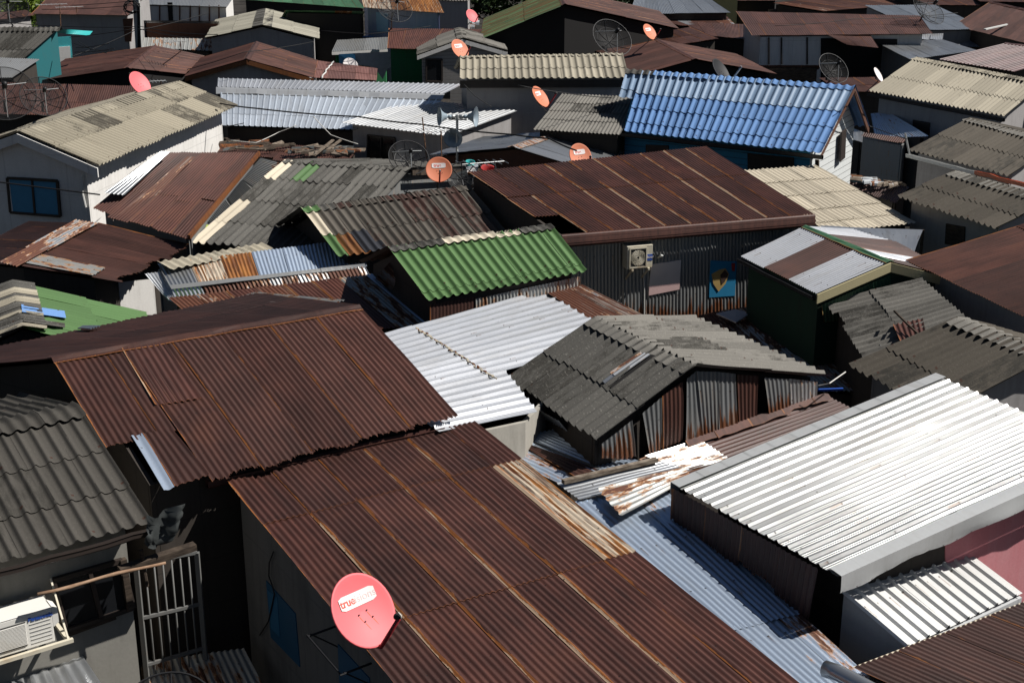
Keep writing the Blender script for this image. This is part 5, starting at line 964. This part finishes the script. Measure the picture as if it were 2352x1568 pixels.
# ======================= dishes and small things
def dish(label, c, Rr, az, el, mat, post=None, group='solid satellite dishes', labelw=True, txt='true', txt2=None, armm=None, tall=1.08, lab_k=1., arm=True):
    n = V(math.sin(rad(az)) * math.cos(rad(el)), -math.cos(rad(az)) * math.cos(rad(el)), math.sin(rad(el))); r = un(V(math.cos(rad(az)), math.sin(rad(az)), 0)); u = un(np.cross(n, r)); u = u * (1 if u[2] > 0 else -1)
    t = thing('satellite_dish', label, 'satellite dish', c - V(0, 0, Rr), group)
    N = 40; rings = [0, .25, .5, .7, .85, .95, 1.0, 1.02, 1.02, .98]; hts = [rr * rr * .16 for rr in rings]; hts[6] = .155; hts[7] = .14; hts[8] = .10; hts[9] = .10
    vs = []; fs = []
    for rr, hh in zip(rings, hts):
        for j in range(N): q = 2 * math.pi * j / N; vs.append(c + (r * math.cos(q) + u * math.sin(q) * tall) * rr * Rr + n * (hh - .08) * Rr)
    for i in range(len(rings) - 1): fs += [(i * N + j, i * N + (j + 1) % N, (i + 1) * N + (j + 1) % N, (i + 1) * N + j) for j in range(N)]
    k = len(vs); bkv = [c + (r * math.cos(2 * math.pi * j / N) + u * math.sin(2 * math.pi * j / N) * tall) * rr * Rr + n * (rr * rr * .16 - .08 - .03) * Rr for rr in (.98, .6, .2) for j in range(N)]; vs += bkv
    fs += [(9 * N + j, 9 * N + (j + 1) % N, k + (j + 1) % N, k + j) for j in range(N)]
    for i in range(2): fs += [(k + i * N + j, k + i * N + (j + 1) % N, k + (i + 1) * N + (j + 1) % N, k + (i + 1) * N + j) for j in range(N)]
    rf = mesh('reflector', t, vs, fs, mat, smooth=True)
    P = lambda x, y, d=.008: c + (r * x + u * y * tall) * Rr + n * ((x * x + y * y) * .16 - .08) * Rr + n * d
    if labelw:
        w_, h0, h1, X = .66 * lab_k, .16, .54, 9; vs = []; fs = []
        for i in range(X + 1):
            for y in np.linspace(h0, h1, 4):
                x = -w_ / 1.05 + (2 * w_ / 1.05) * i / X; y_ = y + (.05 if False else 0)
                if i in (0, X): y_ = min(max(y, h0 + .05), h1 - .05)
                vs.append(P(x, y_))
        fs = [(i * 4 + j, i * 4 + j + 1, (i + 1) * 4 + j + 1, (i + 1) * 4 + j) for i in range(X) for j in range(3)]
        lb = mesh('label', t, vs, fs, m_label)
        if txt2: text('lettering', lb, txt, .32 * Rr, c, r, u, m_labr, ext_=.0004, bold=.008 * Rr, fn=lambda x, y, z: P(-.34 + x / Rr, .35 + y / Rr / tall, .0095 + z)); text('lettering', lb, txt2, .32 * Rr, c, r, u, m_labp, ext_=.0004, fn=lambda x, y, z: P(.22 + x / Rr, .35 + y / Rr / tall, .0095 + z))
        elif txt: text('lettering', lb, txt, .34 * Rr, c, r, u, m_labr, ext_=.0004, bold=.010 * Rr, fn=lambda x, y, z: P(-.12 * lab_k + x / Rr, .35 + y / Rr / tall, .0095 + z))
    b = B()
    for x, y in ((-.13, -.06), (.17, -.02), (-.03, -.28), (.26, -.24)): b.lathe(P(x, y, .0), n, [(0, .022 * Rr), (.012, .022 * Rr), (.014, .0)], 8)
    b.build('bolts', t, m_dk)
    if txt2:
        vs = []; fs = []
        for x, y in ((-.13, -.06), (.17, -.02), (-.03, -.28), (.26, -.24)):
            k0 = len(vs)
            for i in range(7): w_ = .012 * (1 - i / 6.5); vs += [P(x - w_ + .012 * i, y - .05 - .035 * i, .002), P(x + w_ + .012 * i, y - .05 - .035 * i, .002)]
            fs += [(k0 + 2 * i, k0 + 2 * i + 1, k0 + 2 * i + 3, k0 + 2 * i + 2) for i in range(6)]
        mesh('rust_streaks', t, vs, fs, m_rstk)
    if arm:
        b = B(); a0 = P(0, -.98, -.03); a1 = c - u * Rr * 1.02 * tall + n * Rr * .12; a2 = c - u * Rr * .66 + n * Rr * 1.5; b.tube([a0 - n * .06 * Rr, a1 - u * .03 * Rr, a1 + n * .08 * Rr, a2], .022 * (Rr / .33), 8); b.build('feed_arm', t, armm or m_redd, True)
        b = B(); d_ = un(c + u * .0 - a2); b.lathe(a2 + u * .05 * Rr - d_ * .10 * Rr, d_, [(0, .03 * Rr), (.01, .055 * Rr), (.10 * Rr, .055 * Rr), (.12 * Rr, .09 * Rr), (.20 * Rr, .09 * Rr), (.21 * Rr, .02 * Rr)], 12); b.build('receiver', t, m_dk, True)
        b = B(); q0 = a2 - d_ * .1 * Rr; b.tube([q0, q0 - d_ * .08 * Rr + u * .12 * Rr, q0 - d_ * .02 * Rr + u * .2 * Rr, q0 + d_ * .05 * Rr + u * .12 * Rr], .010 * Rr * 2, 6); b.build('lead', t, m_cablew, True)
    if post is not None:
        b = B(); m_ = c - n * .12 * Rr; b.tube([m_ - u * .1 * Rr, m_ - n * .22 * Rr, m_ - n * .25 * Rr - V(0, 0, .3 * Rr), post], .022, 8); b.box(m_ - n * .06 * Rr, n * .03 * Rr, r * .12 * Rr, u * .14 * Rr); b.build('mount', t, m_dk)
    return t
e_ = un(R1q[3] - R1q[0])
dish('large pinkish red satellite dish at the edge of the long lean-to roof', W(833, 1402, 3.62), .325, 45, 38, m_red, post=onp(R1w[3], (852, 1500)), txt='true', txt2='visions', tall=1.08, group='solid satellite dishes')
dish('round orange dish facing the viewer above the mottled tiled roof', W(1008, 390, 3.95), .285, 6, 30, m_orange, post=W(1005, 432, 3.5), tall=1.0, lab_k=.85)
dish('narrow orange dish on the tall blank grey wall', W(1241, 223, 4.25), .31, 60, 37, m_orange, post=W(1256, 258, 3.95), lab_k=.7, txt='true')
dish('orange dish above the beige wavy tiles near the black window', W(1056, 113, 4.6), .33, 43, 35, m_orange, post=W(1055, 134, 4.0), lab_k=.8)
dish('small orange dish against the black gable end', W(1492, 74, 4.2), .33, 47, 37, m_orange, post=W(1491, 96, 3.5), lab_k=.8)
dish('orange dish half hidden behind the ridge of the wide rust roof', W(1333, 359, 3.35), .31, 28, 30, m_orange, post=W(1333, 380, 2.6), lab_k=.85)
dish('pink red dish tilted over the ridge of the beige tiled house', W(321, 192, 4.5), .34, 60, 34, m_red, post=W(322, 206, 3.9), labelw=False, arm=False)
dish('white dish seen among the torn tarpaulins', W(805, 150, 2.95), .30, 25, 40, m_label, post=W(806, 170, 2.5), labelw=False, arm=False)
dish('dark grey dish behind the ridge of the blue tiled house', W(1656, 164, 4.9), .36, 58, 36, m_dk, post=W(1656, 185, 4.0), labelw=False, armm=m_pole)
dish('small white dish in the dark porch, upper right', W(2017, 172, 3.4), .26, 60, 34, m_label, post=W(2018, 186, 2.6), labelw=False, arm=False)
dish('tiny pink dish near the rubbish heap at the top', W(1084, 37, 3.6), .33, 42, 35, m_red, post=W(1084, 52, 2.6), labelw=False)
def netdish(label, c, Rr, az, el, post, feed=True):
    n = V(math.sin(rad(az)) * math.cos(rad(el)), -math.cos(rad(az)) * math.cos(rad(el)), math.sin(rad(el))); r = un(V(math.cos(rad(az)), math.sin(rad(az)), 0)); u = un(np.cross(n, r)); u = u * (1 if u[2] > 0 else -1)
    t = thing('mesh_dish', label, 'mesh dish', post, 'black wire mesh dishes'); P = lambda q, rr: c + (r * math.cos(q) + u * math.sin(q)) * rr * Rr + n * rr * rr * .38 * Rr
    N = 32; K = 7; vs = [P(2 * math.pi * j / N, (i + .2) / (K - .8)) for i in range(K) for j in range(N)]; fs = [(i * N + j, i * N + (j + 1) % N, (i + 1) * N + (j + 1) % N, (i + 1) * N + j) for i in range(K - 1) for j in range(N)]
    mesh('net', t, vs, fs, m_dmesh, smooth=True)
    b = B(); b.tube([P(2 * math.pi * j / N, 1.0) for j in range(N)], .012, 6, closed=True)
    for rr in (.35, .68): b.tube([P(2 * math.pi * j / N, rr) for j in range(N)], .009, 5, closed=True)
    b.build('rim', t, m_dk)
    for j in range(8): b = B(); q = 2 * math.pi * j / 8; b.tube([P(q, .05), P(q, .5), P(q, 1.0)], .012, 5); b.build('rib', t, m_dk)
    if feed:
        f = c + n * .9 * Rr; b = B(); b.lathe(f, n, [(-.12 * Rr, .0), (-.12 * Rr, .085 * Rr), (.10 * Rr, .085 * Rr), (.16 * Rr, .06 * Rr), (.16 * Rr, 0)], 12); b.build('feed', t, m_dk, True)
        for j in range(3): b = B(); b.tube([f, P(2 * math.pi * j / 3 + .5, .85)], .011, 5); b.build('strut', t, m_pole)
    b = B(); b.tube([c - n * .05, c - n * .2 - V(0, 0, .15), post], .035, 8); b.build('post', t, m_dk)
    return t
netdish('black mesh dish at the left edge, with a white strut, before the long brown roof', W(10, 228, 4.3), .82, 25, 38, W(12, 256, 3.4)); netdish('black mesh dish next to the left edge one, nearer the beige tiles', W(98, 232, 4.2), .62, 30, 40, W(100, 256, 3.3))
netdish('black mesh dish before the lavender wall, top centre', W(902, 28, 5.0), .72, 28, 44, W(899, 66, 3.9)); netdish('black mesh dish before the black gable end', W(1398, 97, 4.2), .80, 30, 40, W(1394, 124, 3.0))
netdish('mesh dish on the grey corrugated roof, upper right', W(2122, 32, 4.3), .85, 38, 44, W(2116, 46, 3.4)); netdish('mesh dish in the dark porch behind the blue tiled house', W(1906, 165, 3.6), .60, 30, 40, W(1908, 185, 2.6))
netdish('mesh dish behind the old grey tiled roof with the green tile', W(936, 372, 3.7), .48, 20, 46, W(935, 400, 2.8)); netdish('mesh dish beside the round orange dish', W(1062, 412, 3.6), .36, 10, 36, W(1066, 435, 2.8), False)
netdish('mesh dish at the top left corner against the bright tree', W(18, 28, 4.9), .8, 25, 40, W(30, 60, 3.6)); netdish('mesh dish cut off by the bottom edge beside the bottom left awning', W(388, 1668, 2.0), .5, 5, 62, W(400, 1760, 1.2), False)
# loudspeakers
ls = thing('loudspeaker_mast', 'three grey horn loudspeakers on a pole beside the white ribbed roof', 'loudspeakers', W(1051, 345, 3.0) * V(1, 1, 0))
Y0 = W(1051, 345, 3.2)[1]
b = B(); top = WY(1050, 264, Y0); b.tube([WY(1050, 380, Y0), top], .035, 8); b.build('pole', ls, m_pole)
hp = [(0, .03), (.02, .07), (.12, .075), (.13, .06), (.19, .055), (.20, .11), (.29, .14), (.37, .19), (.44, .27), (.48, .355), (.49, .365), (.47, .345), (.40, .23), (.30, .15), (.22, .08), (.20, .0)]
def horn(p, d, s, lab=None):
    b = B(); b.lathe(p, d, [(a * s, r_ * s) for a, r_ in hp], 24); g = b.build('horn', ls, m_horn, True, lab=lab)
    b = B(); b.lathe(p, d, [(-.16 * s, 0), (-.15 * s, .075 * s), (-.02 * s, .08 * s), (.03 * s, .05 * s), (.03 * s, 0)], 14); b.build('driver', g, m_pole, True)
horn(WY(1037, 268, Y0), V(-1, -.3, .06), .68); horn(WY(1064, 268, Y0), V(1, -.25, .02), .72); horn(WY(1046, 310, Y0 + .25), V(-.15, -1, -.10), .70)
b = B(); b.bar(WY(1030, 274, Y0), WY(1072, 275, Y0), .03, .03); b.build('crossbar', ls, m_dk)
# air conditioners
def aircon(label, P, wv, hv, dv, brand, fan=None):
    """P front lower left corner; wv, hv along the front, dv to the back"""
    c = P + (wv + hv + dv) / 2; t = thing('air_conditioner', label, 'air conditioner', P + dv / 2 + wv / 2, 'outdoor air conditioner units'); n = -un(dv)
    b = B(); b.box(c, wv / 2, hv / 2, dv / 2); b.box(c + hv / 2 + un(hv) * .008, wv / 2 * 1.01, un(hv) * .008, dv / 2 * 1.02); o = b.build('casing', t, m_wpl if brand else m_ivory)
    bv = o.modifiers.new('bevel', 'BEVEL'); bv.width = .012; bv.segments = 2; bv.limit_method = 'ANGLE'
    return t, n
nq = (onp(pf, (0, 0)), pf[1]) if False else None
Fp = fw[1]; Fn = Fp[1]; Fe = un(np.cross(Fn, nz)); Fe = Fe * (1 if Fe[0] > 0 else -1)
fpl = (Fp[0] + Fn * .42, Fn)
lr = onp(fpl, (127, 1471)); ur = onp(fpl, (117, 1396)); hv = V(0, 0, (ur - lr)[2]); wv = Fe * .84; P = lr - wv
t, n = aircon('white air conditioner unit with blue lettering under the grey tiled eave, bottom left', P, wv, hv, -Fn * .30, 'big'); up_ = V(0, 0, 1); H_ = hv[2]
b = B(); p0 = P + wv * .70 + n * .002
b.prism([P + wv * .03 + n * .004 + up_ * .05, P + wv * .68 + n * .004 + up_ * .05, P + wv * .68 + n * .004 + up_ * (H_ - .06), P + wv * .03 + n * .004 + up_ * (H_ - .06)], n * .004); g = b.build('grille', t, m_grill)
b = B()
for i in range(17): z = .07 + (H_ - .15) * i / 16; b.box(P + wv * .355 + up_ * z + n * .014, wv * .325, up_ * .0035, n * .006)
b.build('slats', g, m_wpl)
b = B()
for i in range(6): b.box(P + wv * .85 + up_ * (.05 + (H_ - .16) * i / 5) + n * .003, wv * .125, up_ * .003, n * .003)
b.build('panel_lines', t, m_line)
text('lettering', t, 'Panasonic', .062, P + wv * .86 + up_ * (H_ - .055) + n * .008, Fe, up_, m_bl, bold=.0015)
b = B(); b.prism([P + wv + up_ * .16, P + wv + up_ * .40, P + wv * 1.07 + up_ * .36, P + wv * 1.07 + up_ * .2], -n * -.0 + Fn * -.16); b.build('valve_cover', t, m_wpl)
b = B(); b.bar(P - up_ * .03 - wv * .1 + n * .03, P + wv * 1.2 - up_ * .03 + n * .03, .04, .04); b.bar(P + wv * 1.15 - up_ * .03, P + wv * 1.15 - up_ * .03 - Fn * .4, .04, .04); b.bar(P + wv * 1.15 - up_ * .03 + n * .02, P + wv * 1.15 - Fn * .38 + up_ * .5, .018, .018); b.build('bracket', t, m_ivory)
pe = R3p; en = pe[1]; ee = un(np.cross(en, nz)); ee = ee * (1 if ee[0] > 0 else -1); fp2 = (pe[0] + en * .34, en)
ll = onp(fp2, (1440, 619)); ul = onp(fp2, (1436, 569)); lr = onp(fp2, (1498, 612)); hv = V(0, 0, (ul - ll)[2]); wv = ee * ((lr - ll) @ ee); P = ll
t, n = aircon('ivory air conditioner unit with a square fan grille on the dark zinc wall', P, wv, hv, -en * .26, None); H_ = hv[2]
b = B(); c0 = P + wv * .42 + up_ * H_ * .5; s_ = wv * .30; sz = up_ * H_ * .42; b.box(c0 + n * .006, s_ * 1.1, sz * 1.05, n * .006); g = b.build('grille', t, m_grill); b = B()
for i in range(4): b.box(c0 + n * .016 + [s_, -s_, sz * 0, sz * 0][i] * 1.08 + [0 * sz, 0 * sz, sz, -sz][i] * 1.03, (un(s_) * .012 if i < 2 else s_ * 1.1), (sz * 1.05 if i < 2 else up_ * .012), n * .01)
b.build('grille_frame', g, m_ivory); b = B()
ra = min(np.linalg.norm(s_), np.linalg.norm(sz))
for j in range(28): q = 2 * math.pi * j / 28; b.tube([c0 + n * .018 + (un(s_) * math.cos(q + k * .5) + up_ * math.sin(q + k * .5)) * ra * (.15 + .85 * k / 4) * (1.0) for k in range(5)], .0035, 4)
b.build('wire_swirl', g, m_ivory)
b = B(); b.box(P + wv * .87 + up_ * H_ * .47 + n * .003, wv * .12, up_ * H_ * .14, n * .003); g2 = b.build('badge', t, m_bl); text('lettering', g2, 'Haier', .085, P + wv * .87 + up_ * H_ * .49 + n * .008, ee, up_, m_label)
b = B()
for x in (.2, .85): b.bar(P + wv * x - up_ * .02 + n * .04, P + wv * x - up_ * .02 - en * .34, .04, .04); b.bar(P + wv * x - up_ * .03, P + wv * x - en * .33 - up_ * .3, .03, .03)
b.build('bracket', t, m_ivory); b = B(); b.tube([onp(pe, (1503, 578)) + en * .3, onp(pe, (1510, 580)) + en * .25, onp(pe, (1508, 590)) + en * .06], .02, 8); b.tube([onp(pe, (1476, 615)) + en * .05, onp(pe, (1478, 660)) + en * .04, onp(pe, (1478, 720)) + en * .04], .014, 6); b.build('pipe', t, m_wframe)
# bricks on the awning, bamboo pole, cloth, beams
apl = qpl(BLq)
for i, (x, y, a, lab) in enumerate(((68, 1530, .3, 'reddish brick lying alone on the grey awning'), (117, 1492, .9, 'brick under the air conditioner bracket, rear of two'), (128, 1504, .2, 'brick beside the rear brick on the grey awning, front of two'))):
    p = onp(apl, (x, y)) + V(0, 0, .055); b = B(); R = rs(); d = un(V(math.cos(a + .4), math.sin(a + .4), 0)); s2 = V(-d[1], d[0], 0); b.box(p, d * (.10 if i == 0 else .075), s2 * .05, V(0, 0, .038)); o = b.build('brick', None, m_brick); tag(o, lab, 'brick', 'bricks weighing down the awning')
    bv = o.modifiers.new('bevel', 'BEVEL'); bv.width = .012; bv.segments = 2
fo = (Fp[0] + Fn * .55, Fn)
b = B(); A, C_ = onp(fo, (86, 1364)), onp(fo, (380, 1290)); b.tube([A + (C_ - A) * i / 8 + V(0, 0, -.01 * math.sin(i)) for i in range(9)], [.019, .018, .021, .018, .018, .021, .017, .016, .015], 8); tag(b.build('bamboo_pole', None, m_bamb, True), 'bamboo pole hung across the dark window under the grey tiled eave', 'pole')
b = B(); b.bar(onp(fpl, (274, 1310)), onp(fpl, (448, 1253)), .10, .07); tag(b.build('wood_beam', None, m_woodD), 'rough wooden beam above the barred gate', 'beam')
b = B(); b.tube([onp(fpl, (324, 1262)), onp(fpl, (330, 1300)), onp(fpl, (338, 1346))], .02, 6); tag(b.build('hanging_stick', None, m_woodD), 'short rough stick hanging from the beam above the gate', 'stick')
for pts, mt, nm, lb in ((((293, 1100), (390, 1088), (400, 1105), (335, 1140)), m_woodD, 'tarpaulin', None),):
    pass
R = rs(); cl = (fpl[0] + Fn * .1, Fn); X, Yn = 9, 9; vs = []; fs = []
for i in range(X):
    for j in range(Yn):
        t, s_ = i / (X - 1), j / (Yn - 1); x = 338 + 84 * t - 10 * s_ + R.randn() * 2; y = 1182 + 8 * math.sin(t * 5) - 22 * t + (62 + 20 * math.sin(t * 3.2)) * s_; vs.append(onp(cl, (x, y)) + Fn * (R.randn() * .02 + .06 * math.sin(t * 9 + s_)))
fs = [(i * Yn + j, i * Yn + j + 1, (i + 1) * Yn + j + 1, (i + 1) * Yn + j) for i in range(X - 1) for j in range(Yn - 1)]
o = mesh('tarpaulin', None, vs, fs, m_tarpd, smooth=True); tag(o, 'torn dark translucent sheeting hanging above the barred gate', 'tarpaulin')
b = B(); b.bar(W(290, 1106, 2.9), W(352, 1090, 2.9), .10, .05); tag(b.build('wood_beam', None, m_wood), 'grey wooden beam in the gap beside the zinc strip', 'beam'); b = B(); b.bar(W(340, 1163, 2.9), W(388, 1148, 2.9), .12, .06); tag(b.build('wood_beam', None, m_woodD), 'short dark beam end beside the tiled eave', 'beam')
# rods and aerials
def rod(label, a, c_, r=.018, mat=m_rpole, cat='rod'): b = B(); b.tube([a, c_], r, 6); tag(b.build('thin_pole', None, mat), label, cat)
y1 = W(985, 360, 3.2)[1]
rod('thin rusty rod left of the loudspeakers', WY(980, 365, y1), WY(970, 270, y1)); rod('short thin rod between the rusty rod and the loudspeakers', WY(1014, 360, y1), WY(1013, 298, y1))
rod('black rod leaning beside the wide rust roof', W(1158, 480, 3.2), W(1136, 372, 3.9), .012, m_dk)
y2 = W(2082, 350, 3.0)[1]; rod('grey pipe standing beside the dark tiled twins', WY(2090, 360, y2), WY(2079, 306, y2), .03, m_pole)
def aerial(label, base, top, w=.9, tilt=0., n=7):
    t = thing('tv_aerial', label, 'aerial', base, 'television aerials'); b = B(); b.tube([base, top], .02, 6); b.build('mast', t, m_rpole); d = un(V(.9, .35, tilt)); b = B(); a0 = top - d * w; b.tube([a0, top + d * w * .3], .012, 5); b.build('boom', t, m_pole)
    p = un(np.cross(d, nz))
    for i in range(n): c_ = a0 + d * (w * 1.3) * i / (n - 1); b = B(); L_ = .45 - .03 * i; b.tube([c_ - p * L_, c_ + p * L_], .008, 5); b.build('element', t, m_pole)
y3 = W(137, 60, 4.4)[1]; aerial('aerial on a tall mast over the red brown roof, top left', WY(140, 70, y3), WY(137, 10, y3)); aerial('aerial right of the tall mast, top left', WY(176, 30, y3), WY(176, 16, y3), .8); aerial('aerial beside the wide brown gable, small and pale', W(416, 118, 3.4), W(414, 95, 4.3), .6)
aerial('small aerial near the pink red dish', W(370, 200, 3.4), W(369, 186, 4.0), .5); aerial('small aerial in front of the white ribbed roof', WY(1014, 312, y1 - .2), WY(1012, 300, y1 - .2), .5)
aerial('aerial at the edge of the large red basket by the wide rust roof', W(1138, 400, 3.3), W(1136, 372, 3.8), .8)
# utility pole
y4 = W(316, 120, 3.0)[1]; up0 = thing('utility_pole', 'grey concrete utility pole wrapped with cables, top left', 'utility pole', WY(316, 120, y4) * V(1, 1, 0)); b = B(); p0 = WY(316, 120, y4) * V(1, 1, 0); p1 = WY(311, -40, y4); b.bar(p0, p1, .26, .26, up=V(0, 1, 0)); b.build('pole', up0, m_conc)
b = B(); R = rs()
for i in range(6): c0 = WY(300 + R.randn() * 3, 14 + R.rand() * 12, y4 - .2); b.tube([c0 + V(math.cos(q) * .3, R.randn() * .03, math.sin(q) * .25) * (.7 + R.rand() * .5) for q in np.linspace(0, 5.6, 10)], .018, 5)
for i in range(4): b.tube([WY(316 + i * 1.5, 8, y4 - .16), WY(317 + i * 2, 110, y4 - .16)], .02, 5)
b.build('cable_bundle', up0, m_cable)
# wires
def wire(label, pts, r=.014, mat=m_cable, group='overhead cables'):
    P = [W(*p) for p in pts]; F = []
    for i in range(len(P) - 1):
        L_ = np.linalg.norm(P[i + 1] - P[i])
        for t in np.linspace(0, 1, 7)[:-1]: F.append(P[i] * (1 - t) + P[i + 1] * t - V(0, 0, .02 * L_ * 4 * t * (1 - t) * .5))
    F.append(P[-1]); b = B(); b.tube(F, r, 5); tag(b.build('cable', None, mat, True), label, 'cable', group)
wire('thick black cable sagging across the zinc roofs in the middle', ((505, 238, 3.9), (588, 249, 3.85), (823, 268, 3.75), (970, 286, 3.7), (1176, 309, 3.75), (1261, 318, 3.8), (1324, 346, 3.8)), .022)
wire('white cable drooping before the two tier zinc roof', ((720, 268, 3.6), (760, 310, 3.2), (822, 331, 3.0)), .012, m_cablew); wire('white cable at the left end of the dark gap', ((530, 322, 3.), (588, 328, 2.95), (640, 304, 3.1), (680, 288, 3.3)), .012, m_cablew)
wire('thin cable from the tall blank wall down to the loudspeakers', ((1066, 194, 4.3), (1090, 220, 4.), (1130, 246, 3.7)), .012); wire('cable looped below the brown low gable', ((560, 283, 3.4), (520, 290, 3.2)), .012)
for i, (a_, c_) in enumerate((((96, 14), (310, 2)), ((96, 22), (310, 12)), ((0, 50), (310, 62)), ((160, 86), (310, 66)), ((165, 130), (310, 70)), ((318, 60), (500, 80)), ((318, 70), (480, 30)), ((318, 66), (470, 88)), ((170, 100), (260, 118)), ((175, 110), (250, 100)), ((180, 95), (245, 122)), ((172, 120), (262, 112)))):
    wire(['top line of the bundle left of the utility pole', 'second line left of the utility pole', 'long wire reaching the left edge from the utility pole', 'wire from the turquoise house to the utility pole', 'lower wire from the turquoise house to the utility pole', 'wire from the utility pole to the tan gable', 'wire rising right from the utility pole', 'low wire right of the utility pole', 'tangled wire over the rubbish left of the utility pole', 'tangled wire rising to the right, left of the utility pole', 'tangled wire dropping to the right, left of the utility pole', 'lowest tangled wire left of the utility pole'][i], ((*a_, 4.6), (*c_, 5.0)), .013)
for pts in (((612, 1292, 2.9), (626, 1270, 3.0)),): pass
b = B(); pw = R1w[3]; b.tube([onp(pw, p) + pw[1] * .03 for p in ((634, 1265), (624, 1290), (623, 1320), (632, 1345), (636, 1362), (630, 1390), (622, 1425), (602, 1456))], .008, 5); tag(b.build('cable', None, m_cable, True), 'loose black cable hanging on the shaded wall by the blue banner', 'cable', 'overhead cables')
for i, (lab, pts) in enumerate((('thin wire from the blue house corner towards the tall blank wall', ((1404, 225, 4.3), (1300, 214, 4.6), (1190, 196, 4.9))), ('wire sagging over the brown gables left of centre', ((430, 160, 3.9), (560, 120, 4.6), (720, 96, 4.6))),
    ('wire crossing in front of the lavender wall', ((735, 70, 4.4), (850, 78, 4.3), (990, 60, 4.5))), ('wire over the long brown roof, upper right', ((1780, 60, 4.6), (1960, 44, 4.7), (2200, 30, 4.7))), ('thin wire hanging before the white plank gable', ((1964, 210, 5.0), (1998, 290, 3.6), (2084, 320, 3.4))))):
    wire(lab, pts, .012)
# baskets and plastic things near the wide rust roof
b = B(); p = W(1122, 388, 3.2); b.lathe(p, V(.2, -.3, 1), [(-.2, .0), (-.2, .14), (.0, .19), (.02, .2), (.0, .18), (-.15, .13)], 18); tag(b.build('plastic_tub', None, m_postr, True), 'red plastic tub at the corner of the wide rust roof', 'tub')
b = B(); p = W(1080, 374, 3.2); b.lathe(p, V(.1, -.2, 1), [(-.2, .0), (-.2, .09), (.04, .12), (.03, .11), (-.15, .08)], 16); tag(b.build('plastic_bucket', None, m_teal, True), 'teal plastic bucket beside the red tub', 'bucket')
b = B(); R = rs()
for i in range(8): b.box(W(1052 + R.rand() * 34, 396 + R.rand() * 20, 3.2), V(.15, .05 * R.randn(), .05), V(0, .08, .02), V(.02, .03, .14), m=int(R.randint(3)))
tag(b.build('plastic_bags', None, [m_tarp, m_tarpd, m_label]), 'bundle of grey plastic sheeting behind the round orange dish', 'plastic sheeting', kind='stuff')
# clothes hangers and wire on the tiled gable end
b = B(); p = W(1905, 896, 2.9); b.bar(p - V(.25, 0, 0), p + V(.2, 0, .02), .04, .03); tag(b.build('clothes_peg_rack', None, m_bl), 'small blue clothes rack at the end of the rusty upright sheets', 'clothes rack')
b = B(); b.tube([W(1880, 885, 3.1), W(1905, 880, 3.15), W(1942, 854, 3.2)], .010, 5); tag(b.build('wire_end', None, m_cablew), 'stiff white wire sticking out from the eave of the tiled gable', 'wire')
# trees
def leaves(parent, c, Rx, Rz, n, mat, size, seed, name='crown'):
    R = np.random.RandomState(seed); cl = R.randn(40, 3); cl /= np.linalg.norm(cl, axis=1)[:, None]; cl *= (R.rand(40, 1) ** .4); k = R.randint(0, 40, n); p = cl[k] + R.randn(n, 3) * .16; p = p * V(Rx, Rx, Rz) + c
    a = R.randn(n, 3); a /= np.linalg.norm(a, axis=1)[:, None]; b_ = np.cross(a, R.randn(n, 3)); b_ /= np.linalg.norm(b_, axis=1)[:, None]; s = size * (.6 + R.rand(n, 1) * .8)
    vs = np.stack([p - a * s, p + b_ * s * .45, p + a * s, p - b_ * s * .45], 1).reshape(-1, 3); fs = np.arange(n * 4).reshape(-1, 4); return mesh(name, parent, vs, fs, mat)
def tree(label, x, y, z, Rx, Rz, n, mat, size, seed):
    c = W(x, y, z); t = thing('tree', label, 'tree', c * V(1, 1, 0), 'trees behind the roofs'); g = c * V(1, 1, 0); R = np.random.RandomState(seed); b = B(); b.tube([g, g + (c - g) * .5 + V(.1, .1, 0), c], [.22, .16, .07], 8)
    for i in range(6): q = R.rand() * 6.28; s = g + (c - g) * (.5 + .06 * i); b.tube([s, s + V(math.cos(q) * Rx * .4, math.sin(q) * Rx * .4, Rz * .3), s + V(math.cos(q) * Rx * .8, math.sin(q) * Rx * .8, Rz * .5)], [.08, .05, .02], 6)
    b.build('trunk', t, m_trunk); leaves(t, c, Rx, Rz, n, mat, size, seed)
tree('bright green sunlit tree in the top left corner', 8, 14, 3.4, 1.9, 1.3, 6000, m_leafY, .13, 3); tree('dark tree at the top, right of the small grey walled hut', 1135, -8, 3.6, 1.6, 1.1, 5000, m_leafD, .13, 4)
tree('dark tree at the top behind the brown slope of the big gable', 1400, -12, 3.9, 2.6, 1.0, 8000, m_leafD, .13, 5)
